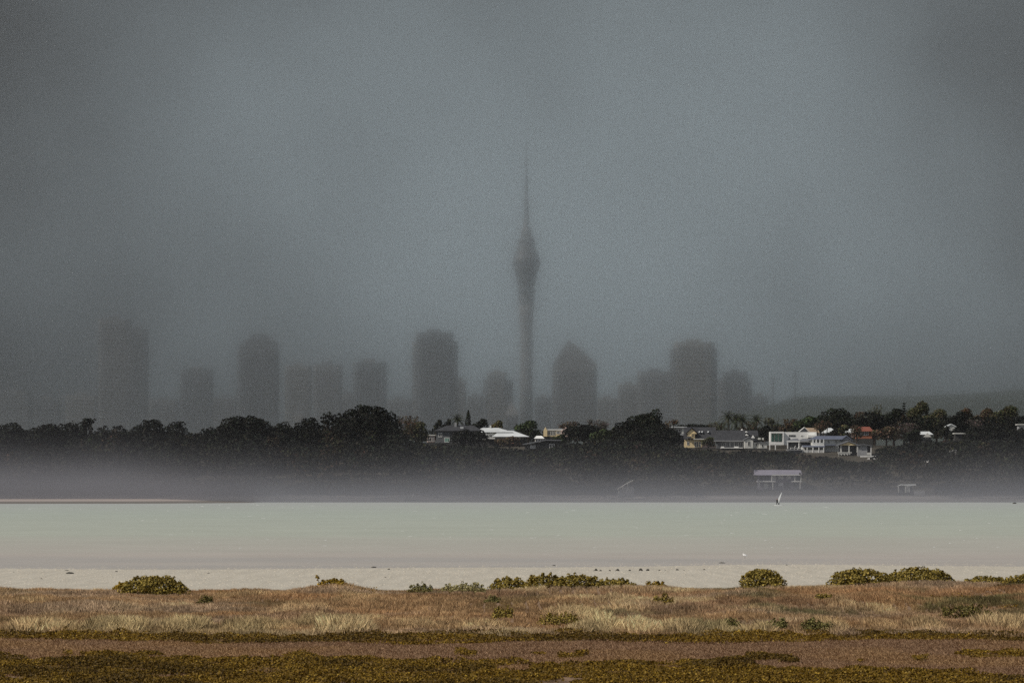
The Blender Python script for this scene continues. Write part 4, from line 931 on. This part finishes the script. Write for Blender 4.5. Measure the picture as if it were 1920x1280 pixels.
# the pale wader standing in the shallows
EB = DG(1047, 0)
bd = empty('white_heron', (X(1396.5, EB), EB, 0), 'small white wading bird alone in the shallows above the round mangrove', 'bird')
FEATH = mat('white_feathers', lin(240, 240, 238), .7, .04, 6); BILL = mat('dark_bill', lin(60, 52, 40), .5, .1, 4)
skin_body('body', [(.10,0,.22),(0,0,.25),(-.09,0,.28),(-.13,0,.34),(-.10,0,.40),(-.13,0,.44),(.19,0,.18)], [(1,0),(1,2),(2,3),(3,4),(4,5),(0,6)], [.06,.075,.055,.024,.02,.028,.02], FEATH, (0,0,0), root=1, parent=bd)
MB().tube([(-.15,0,.44),(-.23,0,.425)], [.012,.003]).build('bill', BILL, bd)
for yy in (-.02, .03): MB().tube([(0,yy,.2),(.015,yy,.11),(0,yy,-.05)], [.010,.007,.007]).build('leg', BILL, bd)

ROCK = mat('wet_dark_rock', lin(58, 55, 50), .7, .35, 9, .3, bump=.5)
def rock(px, py, wpx, hpx, label, group=None, z=None):
    D = DG(py, .03); k = D/F; zg = float(mud_z(np.array([X(px, D)]), np.array([D]))[0])
    if zg < 0: zg = 0
    me = bpy.data.meshes.new('rock'); 
    import bmesh
    bm_ = bmesh.new(); bmesh.ops.create_icosphere(bm_, subdivisions=3, radius=1)
    sx, sz_ = wpx*k/2, hpx*k
    o1, o2 = random.random()*50, random.random()*50
    for v_ in bm_.verts:
        p = np.array(v_.co); n_ = .72+.56*float(fbm(np.array([p[0]*1.6+o1+p[1]]), np.array([p[2]*1.6+o2-p[1]*.6]), 3))
        v_.co = (p[0]*n_*sx, p[1]*n_*sx*.8, max(-.15, p[2])*n_*sz_)
    bm_.to_mesh(me); bm_.free(); me.update()
    return tag(link('rock', me, ROCK, None, (X(px, D), D, zg-.01)), label, 'rock', group)
GR = 'row of small dark rocks on the wet mudflat'
RL = [(1113.5, 1069.2, 3.2, 1.2), (1117.5, 1069, 6.5, 4.0), (1126, 1069.4, 5, 2.4), (1143.5, 1069.2, 4.6, 2.4), (1158, 1069.4, 7.6, 4.6), (1181, 1069.2, 4.8, 2.8), (1201.5, 1069.2, 7.6, 5.0), (1214.5, 1069, 6.6, 3.6), (1236.5, 1068.6, 5, 2), (1247.5, 1068.6, 4, 1.1), (1252, 1071.2, 2.6, 1), (1270, 1068, 6.2, 3), (1282.5, 1068.6, 3.4, 1.6), (1320.5, 1067.4, 5.4, 2)]
RN = ['flat first rock at the left end of the row on the mudflat', 'rounded lump touching the flat first rock of the row', 'low rock right of the rounded lump in the row', 'small pointed rock left of the biggest round rock in the row', 'biggest round rock in the row on the mudflat', 'small rock between the biggest round rock and the peaked rock', 'peaked rock with a knob on top in the row', 'smooth oval rock right of the peaked rock', 'flat rock a little apart right of the smooth oval rock', 'faint thin rock barely breaking the surface in the row', 'tiny rock nearer the shore than the rest of the row', 'double-humped rock towards the right of the row', 'tiny rock right of the double-humped rock', 'last rock at the far right end of the row']
for (a_, b_, c_, d_), lb in zip(RL, RN): rock(a_, b_, c_, d_, lb, GR)
for a_, b_, c_, d_, lb in ((131, 1074.6, 15, 3.6, 'long dark two-humped rock on the mudflat at left'), (125, 1068.6, 8.5, 1.6, 'thin flat rock in the water edge behind the long two-humped rock'), (78, 1085, 5, 1.8, 'small rock alone on the mudflat below the long two-humped rock'), (218, 1070.6, 7, 1.8, 'low rock above the left mangrove bush'), (178, 1075.5, 3.2, 1.4, 'pale tiny rock between the two left rocks'), (26, 1071.6, 2.4, 1.2, 'tiny dot of rock nearest the left edge'), (701, 1062.8, 10, 2.4, 'flat dark rock at the water edge left of centre'), (729, 1066.4, 5.5, 2, 'small brown rock right of the flat dark rock'), (722.5, 1082, 4, 1.6, 'small dark stone lying nearer the grass left of centre'), (391, 1074, 6, 1.4, 'thin flat stone right of the left mangrove bush'), (1039, 1059, 7, 1.8, 'thin rock at the water edge above the mangrove clump'), (1354, 1054.4, 12, 2.2, 'pointed low rock in the water edge right of the row'), (1475, 1058.2, 3.6, 1.4, 'small stone just above and right of the round mangrove'), (1902, 943.5, 7, 2.4, 'dark rock off the far beach near the right edge')):
    if b_ < 1000:
        D = DG(b_+1, 0); 
    rock(a_, b_, c_, d_, lb)
# foam: small breaking crests scattered over the far water
FOAM = mat('foam_white', lin(202, 204, 200), .8, .05, 3)
fm = MB()
for i in range(95):
    py = 945+85*random.random()**1.5; D = DG(py, 0); px = random.uniform(-40, 1960); k = D/F
    wd = random.uniform(2.5, 9)*k; ht = random.uniform(.35, .8)*k; x0 = X(px, D)
    v_ = []
    n = 5
    for j in range(n+1):
        t = j/n; hh = ht*math.sin(math.pi*t)**.7*(.5+.6*random.random()); xx = x0+wd*(t-.5)
        v_ += [(xx, D-.5, .0), (xx+.05, D+random.uniform(-.05,.05), max(.012, hh)), (xx, D+.7, .0)]
    f_ = []
    for j in range(n): f_ += [(j*3, j*3+3, j*3+4, j*3+1), (j*3+1, j*3+4, j*3+5, j*3+2)]
    fm.add(v_, f_)
tag(fm.build('foam', FOAM), kind='stuff')
# worked mud: thousands of casts and ripples that catch the light
n = 26000
D = 262+125*rng.random(n); x = (rng.random(n)-.5)*2*(D*.105+4)
z = mud_z(x, D); s_ = .05+.10*rng.random(n); hh = (.008+.028*rng.random(n)**2)
keep = z > -.02; x, D, z, s_, hh = x[keep], D[keep], z[keep], s_[keep], hh[keep]
c = np.stack([x, D, z-.004], -1); ax = np.stack([s_, 0*s_, 0*s_], -1); ay = np.stack([0*s_, s_*1.5, 0*s_], -1); up = np.stack([(rng.random(len(x))-.5)*s_*.6, 0*s_, hh], -1)
V = np.concatenate([np.stack([c-ax, c-ay, c+up], 1), np.stack([c-ay, c+ax, c+up], 1), np.stack([c+ax, c+ay, c+up], 1), np.stack([c+ay, c-ax, c+up], 1)])
cc = np.array(lin(188, 180, 164))*(1+.09*rng.normal(size=(len(x), 1))).clip(.6, 1.2)
tag(link('mud', np_mesh('mud', V, np.tile(cc, (4, 1)).clip(0, .8)), mat('mud_casts', (.4, .36, .3), .6, .1, 3, .3, attr=True)), kind='stuff')

# ------------------------------------------------------------------ salt-marsh vegetation
def marsh_at(px, py, it=6):
    D = DG(py, .4)
    for _ in range(it):
        D = DG(py, float(marsh_z(np.array([X(px, D)]), np.array([D]))[0]))
    return X(px, D), D, float(marsh_z(np.array([X(px, D)]), np.array([D]))[0])
for (a_, b_, c_, lb) in ((-6, 58, 733, 'faint low block furthest left in the rain'), (64, 112, 748, 'second faint low block from the left in the rain'), (122, 182, 741, 'faint low block at the left foot of the wide twin-stepped tower'),
                         (279, 334, 749, 'faint low block between the wide stepped tower and the short block'), (399, 444, 746, 'faint low block left of the angle-topped tower'), (642, 661, 738, 'narrow faint block right of the twin slabs'),
                         (726, 772, 748, 'faint low block left of the broad chamfered tower'), (876, 905, 742, 'faint low block left of the low stepped block by the needle tower'), (1003, 1034, 744, 'faint low block between the needle tower and the pointed roof'),
                         (1121, 1158, 746, 'faint low block right of the pointed-roof tower'), (1411, 1441, 742, 'faint low block at the right end of the city')):
    tower('office_building', lb, [(a_, b_, c_)], CD+220, int(a_) % 3, 'office building')
GRASS = mat('dry_grass_blades', (.2, .13, .08), .85, .1, 2, .1, attr=True)
MATM = mat('succulent_leaves', (.1, .08, .02), .6, .15, 3, .16, attr=True)
def rowcol(x, D, z): return CX+x/D*F, HY+(CH-z)/D*F

MANGROVES = [
 ('broad olive mangrove bush standing alone on the grass crest at left', 289, 1100, 1075, 118, dict()),
 ('low tail of mangrove trailing left from the broad left bush', 228, 1101, 1090, 34, dict(tone='yellow')),
 ('low yellowish mangrove bush with a leafy sprig at its left end', 624, 1102, 1084, 62, dict(tone='yellow', sprig=-.75)),
 ('leftmost of the four merged mangroves, sloping down to the left', 957, 1098, 1081, 78, dict()),
 ('second and tallest of the four merged mangroves', 1022, 1098, 1074, 74, dict()),
 ('third of the four merged mangroves, standing slightly nearer', 1083, 1101, 1076, 88, dict()),
 ('rightmost of the four merged mangroves with a gentle hump', 1154, 1098, 1083, 72, dict()),
 ('thin sparse mangrove seedling clump right of the four merged mangroves', 1228, 1100, 1090, 44, dict(dens=.5, tone='yellow')),
 ('round dome-shaped mangrove standing by itself right of centre', 1429, 1092, 1064, 80, dict(ragged=.12)),
 ('wide mangrove dome joined at its right to a knobbly one', 1614, 1092, 1063, 116, dict(ragged=.15)),
 ('knobbly mangrove dome at the right of the joined pair', 1723, 1092, 1061, 122, dict(ragged=.22)),
 ('low spreading mangrove near the right edge', 1850, 1091, 1078, 88, dict()),
 ('low mangrove cut by the right edge of the photo', 1915, 1090, 1076, 62, dict()),
 ]
SHRUBS = [
 ('grey-green shrub on the crest left of the flax-like one', 790, 1112, 1095, 50, 'green', {}),
 ('sage green straggly shrub on the crest left of the merged mangroves', 868, 1112, 1092, 84, 'sage', dict(dens=.6)),
 ('dark green low shrub below the left mangrove bush', 385, 1136, 1118, 34, 'dark', {}),
 ('dark green shrub in the grass below the sage one', 922, 1140, 1120, 30, 'green', {}),
 ('olive low bush with an upright lobe among straw grass at centre', 942, 1160, 1138, 42, 'mangrove', dict(ragged=.5)),
 ('long low olive patch below the straw grass at centre', 1052, 1172, 1150, 84, 'mangrove', dict(tone_='x')),
 ('olive patch of low mangrove just below the merged mangroves', 1130, 1112, 1097, 66, 'mangrove', {}),
 ('small olive clump in the grass right of centre', 1244, 1132, 1116, 38, 'mangrove', {}),
 ('yellowish little bush in the grass below the wide mangrove dome', 1545, 1140, 1126, 30, 'mangrove', {}),
 ('dark olive sprawling bush in the grass near the right edge', 1812, 1158, 1132, 92, 'dark', dict(ragged=.5)),
 ('dark green broom-like shrub between the straw tussocks', 1368, 1184, 1160, 44, 'green', dict(dens=.7)),
 ('dark green shrub right of the broom-like one', 1456, 1182, 1160, 42, 'green', dict(dens=.7)),
 ('widest dark green shrub in the front straw grass at right', 1530, 1186, 1160, 62, 'green', dict(dens=.7)),
 ]
STRAW = [(60, 1187, 160, .8), (205, 1189, 170, 1), (335, 1184, 120, .9), (480, 1186, 150, .7), (640, 1191, 135, 1.15), (770, 1180, 90, .4), (900, 1185, 110, .5), (1085, 1163, 140, .8), (1115, 1188, 120, .8), (1200, 1190, 70, .7), (1290, 1193, 100, 1.05), (1372, 1193, 90, .9), (1440, 1191, 60, .8), (1560, 1186, 70, .6), (1660, 1180, 80, .35), (1745, 1184, 90, .6), (1880, 1182, 110, .9), (1440, 1150, 90, .4), (1580, 1150, 60, .3), (250, 1150, 120, .25), (560, 1152, 140, .3)]
CLEAR = []
for q in SHRUBS:
    x0, d0, z0 = marsh_at(q[1], q[2]); CLEAR.append((x0, d0, q[4]*d0/F/2))

# brown and straw grass on the low rise
def front_edge(x, D):                 # where the grass gives way to the mat, wavering along the shore
    return 176+6*(fbm(x*.16+4, x*0+2.5, 3)-.5)*2
n = 1480000
D = 170+92*rng.random(n)**1.12; x = (rng.random(n)-.5)*2*(D*.1+9)
# tussocky clustering
cx_, cd_ = .55, .9
jx, jd = np.floor(x/cx_), np.floor(D/cd_)
hsh = lambda a, b, s: _tab[(a.astype(int)*7+s) % 512, (b.astype(int)*13+s*3) % 512]
ctrx, ctrd = (jx+.2+.6*hsh(jx, jd, 1))*cx_, (jd+.2+.6*hsh(jx, jd, 2))*cd_
pull = .45*hsh(jx, jd, 3)
x = x+(ctrx-x)*pull; D = D+(ctrd-D)*pull
dens = fbm(x*.5+50, D*.25, 3)
edge = front_edge(x, D)
keep = (D > edge-1.5*rng.random(n)) & (D < 259+3*fbm(x*.3, x*0, 2)) & (dens > .16)
x, D, jx, jd, edge = x[keep], D[keep], jx[keep], jd[keep], edge[keep]; n = len(x)
z = marsh_z(x, D)
px, py = rowcol(x, D, z)
strip = np.zeros(n)
for (hx, hy, hw, ha) in STRAW:
    x0, d0, z0 = marsh_at(hx, hy); rr = hw*d0/F/2
    q = ((x-x0)/rr)**2+((D-d0-2.5)/5.0)**2+.5*(fbm(x*1.3+hx, D*.4, 2)-.5)
    strip = np.maximum(strip, 1.22*ha*np.clip((1.05-q)*2.2, 0, 1)*np.sqrt(np.clip(1.1-q, 0, 1)))                       # taller straw tussocks along the front
pale = np.clip((fbm(x*.30+9, D*.10+2+x*.03, 3)-.57)*6, 0, 1)*.6+strip*.8; pale = pale.clip(0, 1)
green = np.clip((fbm(x*.30+77, D*.10+31, 3)-.55)*6, 0, 1)*(.45+.65*np.clip((px-900)/700, 0, 1)) + .25*np.clip((D-175)/10, 0, 1)*np.clip((190-D)/10, 0, 1)*np.clip((px-1150)/200, 0, 1)
mauve = np.clip((fbm(x*.16+140, D*.12+60, 2)-.42)*4, 0, 1)
rust = np.clip((fbm(x*.14+210, D*.10+11, 3)-.5)*5, 0, 1)
mix = lambda a, b, t: a*(1-t[:, None])+np.array(b)*t[:, None]
C0 = np.tile(np.array(lin(183, 150, 110)), (n, 1))
C0 = mix(C0, lin(180, 160, 136), mauve*.6); C0 = mix(C0, lin(174, 132, 92), rust*.5)
C0 = mix(C0, lin(220, 194, 146), pale*.92); C0 = mix(C0, lin(88, 92, 56), green.clip(0, 1)*.75)
cl = (.80+.40*hsh(jx, jd, 5))*(.50+1.0*fbm(x*.8+5, D*.22+71, 3))
C0 = C0*(cl*(1+.2*rng.normal(size=n))).clip(.3, 1.7)[:, None]
ht = (.12+.30*np.clip(fbm(x*.5+3, D*.17+8, 3)-.25, 0, 1)+.24*strip+.04*pale)*(.5+.6*rng.random(n))*(.8+.4*hsh(jx, jd, 6))
for (bx_, bd_, br_) in CLEAR:                              # shrubs crowd out the grass round them
    q = (np.abs(x-bx_) < br_*1.05) & (D > bd_-7) & (D < bd_+2)
    ht = np.where(q, ht*.62, ht)
lean = rng.normal(size=n)*.26+.10+.25*(hsh(jx, jd, 7)-.5); leany = rng.normal(size=n)*.3
wdt = .006+.010*rng.random(n)
tip = np.stack([x+lean*ht, D+leany*ht, z+ht*np.sqrt(np.clip(1-.5*lean**2, .3, 1))], -1)
b0 = np.stack([x-wdt, D, z-.02], -1); b1 = np.stack([x+wdt, D+.01, z-.02], -1)
mid = (b0+tip)/2+np.stack([-lean*ht*.12+wdt*1.3, 0*x, ht*.05], -1); mid2 = (b1+tip)/2+np.stack([-lean*ht*.12-wdt*.3, 0*x, ht*.05], -1)
V = np.stack([b0, b1, mid, tip], 1)
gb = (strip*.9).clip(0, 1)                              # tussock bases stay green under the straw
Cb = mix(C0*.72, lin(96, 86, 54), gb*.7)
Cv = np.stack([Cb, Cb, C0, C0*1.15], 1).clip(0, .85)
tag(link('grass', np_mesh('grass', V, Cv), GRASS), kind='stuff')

# short brown turf on the flat between
n = 460000
D = 138+44*rng.random(n); x = (rng.random(n)-.5)*2*(D*.1+9)
z = marsh_z(x, D); ht = (.025+.05*rng.random(n))*(.6+.8*fbm(x*1.2, D*.5, 2)); lean = rng.normal(size=n)*.9
C0 = mix(np.tile(np.array(lin(156, 126, 98)), (n, 1)), lin(164, 132, 96), np.clip((fbm(x*.3+20, D*.12, 3)-.42)*4, 0, 1))
C0 = C0*(1+.15*rng.normal(size=n)).clip(.5, 1.5)[:, None]
wdt = .014+.012*rng.random(n)
V = np.stack([np.stack([x-wdt, D, z-.01], -1), np.stack([x+wdt, D+.01, z-.01], -1), np.stack([x+lean*ht, D+rng.normal(size=n)*ht*.6, z+ht], -1)], 1)
tag(link('turf_grass', np_mesh('turf_grass', V, C0.clip(0, .7)), GRASS), kind='stuff')

# olive mat of succulent leaves: the near field and a band at the foot of the grass
def mat_points(n, d0, d1):
    D = d0+(d1-d0)*rng.random(n); x = (rng.random(n)-.5)*2*(D*.1+9); return x, D
xa, Da = mat_points(760000, 126, 157)
za = marsh_z(xa, Da); pxa, pya = rowcol(xa, Da, za)
lim = np.interp(pxa, [-60, 0, 100, 160, 290, 300, 400, 600, 700, 900, 1150, 1250, 1400, 1500, 1700, 1800, 1990], [1226, 1226, 1240, 1232, 1226, 1232, 1238, 1234, 1240, 1245, 1243, 1243, 1247, 1255, 1262, 1272, 1278])
lim = lim+26*(fbm(xa*.45+12, Da*.16+5, 3)-.5)
ka = (pya > lim) & (fbm(xa*.7+3, Da*.22+60, 3) > .30+.10*np.clip((pxa-1200)/500, 0, 1)*np.clip((1266-pya)/20, 0, 1))
isl = (fbm(xa*.55+300, Da*.20+80, 3) > .70) & (pya > 1214)
ka |= isl
xb, Db = mat_points(330000, 160, 186)
eb = front_edge(xb, Db)
kb = (Db < eb+1.2+3.0*(fbm(xb*.5+6, Db*.2, 2)-.5)) & (Db > eb-7.5+7*(fbm(xb*.35+90, Db*.2+7, 3)-.5))
xc_, Dc = mat_points(260000, 180, 252)
kc = fbm(xc_*.32+500, Dc*.11+41, 3) > .735
X_, D_ = np.concatenate([xa[ka], xb[kb], xc_[kc]]), np.concatenate([Da[ka], Db[kb], Dc[kc]])
lump = fbm(X_*1.1+8, D_*.55+3, 3); n = len(X_)
hm = (.04+.46*np.clip(lump-.33, 0, 1))*np.where(D_ > 160, 1.05, .9)
Zb = marsh_z(X_, D_)+hm*rng.random(n)**.45
V = leaves(np.stack([X_, D_, Zb], -1), np.tile((-.1, -.35, .8), (n, 1)), .048, 1.3, jitter=1.2)
Cm = mix(np.tile(np.array(lin(96, 73, 14)), (n, 1)), lin(150, 124, 46), rng.random(n)**6)
Cm = mix(Cm, lin(66, 50, 10), np.clip((fbm(X_*.5+33, D_*.2+9, 2)-.45)*5, 0, 1)*.7)
Cm = Cm*(1+.28*rng.normal(size=n)).clip(.3, 2)[:, None]
tag(link('ground_cover', np_mesh('ground_cover', V, Cm.clip(0, .6)), MATM), kind='stuff')

# mangrove bushes along the crest and low shrubs in the grass
STEM = mat('woody_stem', lin(86, 74, 60), .9, .2, 3)
def bush(name, label, px, ybase, ytop, wpx, tone='mangrove', group='olive mangrove bushes on the grass crest', size=.085, lumps=None, sprig=None, dens=.85, D=None, ragged=.3):
    if D is None: x0, D, z0 = marsh_at(px, ybase)
    else: x0 = X(px, D); z0 = float(marsh_z(np.array([x0]), np.array([D]))[0])
    k = D/F; R = wpx*k/2*1.14; H = max(.2, Z(ytop, D)-z0)*.97
    r = empty(name, (x0, D, z0), label, 'bush' if 'mangrove' in name else 'shrub', group)
    nl = lumps or int(7+R*7); bl = [(0, 0, H*.38, R*.72, R*.5, H*.48)]
    for i in range(nl):
        t = -1+2*(i+.5)/nl; rr = H*(.20+.16*random.random())
        rr = min(rr, R*.4)
        hx = t*(R-rr*.8); hz = (H-rr*.8)*math.sqrt(max(.06, 1-abs(t)**2.2))*(1-ragged*random.random())
        bl.append((hx, random.uniform(-.4, .4)*R*.6, max(rr*.5, hz), rr*1.15, rr, rr*.85))
        bl.append((hx*.9, -R*.38*random.random()-.05, H*.30*random.random()+rr*.3, rr*1.1, rr, rr*.8))
    for i in range(int(6+R*9)):                       # upright leafy sprigs break the outline
        t = random.uniform(-.85, .85); rr = random.uniform(.06, .11)
        bl.append((t*R, random.uniform(-.3, .3)*R*.5, H*math.sqrt(max(.1, 1-abs(t)**2.2))*random.uniform(.72, .9+.1*ragged), rr*.8, rr, rr*1.4))
    if sprig: bl += [(sprig*R*1.05, 0, H*.95, .09, .1, .16), (sprig*R*1.12, 0, H*1.15, .06, .06, .1)]
    V, C = crown(bl, size, dens, 'olive', inner=.15)
    n = len(C); base = dict(mangrove=(lin(116, 102, 44), lin(150, 130, 62)), yellow=(lin(128, 106, 34), lin(160, 130, 44)), green=(lin(98, 94, 52), lin(132, 124, 74)), sage=(lin(130, 122, 78), lin(164, 154, 106)), dark=(lin(84, 78, 38), lin(114, 104, 52)), rust=(lin(112, 74, 34), lin(140, 98, 40)))[tone]
    C = mix(np.tile(np.array(base[0]), (n, 1)), base[1], rng.random(n)**1.6)*(1+.22*rng.normal(size=n)).clip(.45, 1.8)[:, None]
    link('foliage', np_mesh('foliage', V, C.clip(0, .6)), MATM, r)
    st = MB()
    for i in range(6):
        a = i*1.05; st.tube([(0, 0, -.08), (math.cos(a)*R*.25, math.sin(a)*R*.2, H*.25), (math.cos(a)*R*.5, math.sin(a)*R*.3, H*.6)], [.03, .022, .01], 5)
    if sprig: st.tube([(sprig*R, 0, H*.4), (sprig*R*1.02, 0, H*.9), (sprig*R*1.1, 0, H*1.1)], [.018, .012, .006], 5)
    st.build('stem', STEM, r)
    return r
CB = 243
for (lb, px, yb, yt, wd, kw) in MANGROVES:
    bush('mangrove_bush', lb, px, yb, yt, wd, D=CB+random.uniform(-4, 6), **kw)
GS = 'low shrubs scattered in the dry grass'
for (lb, px, yb, yt, wd, tone, kw) in SHRUBS:
    kw = {k_: v_ for k_, v_ in kw.items() if k_ != 'tone_'}
    kw.setdefault('dens', .5); kw.setdefault('ragged', .6)
    bush('marsh_shrub', lb, px, yb, yt, wd, tone, GS, .06, **kw)

scene.render.engine = 'CYCLES'
scene.view_settings.view_transform = 'Standard'; scene.view_settings.look = 'None'
scene.view_settings.exposure = 0; scene.view_settings.gamma = 1
scene.cycles.volume_bounces = 8; scene.cycles.max_bounces = 12; scene.cycles.diffuse_bounces = 3
scene.cycles.use_denoising = False
scene.cycles.sample_clamp_indirect = 1.5; scene.cycles.sample_clamp_direct = 4
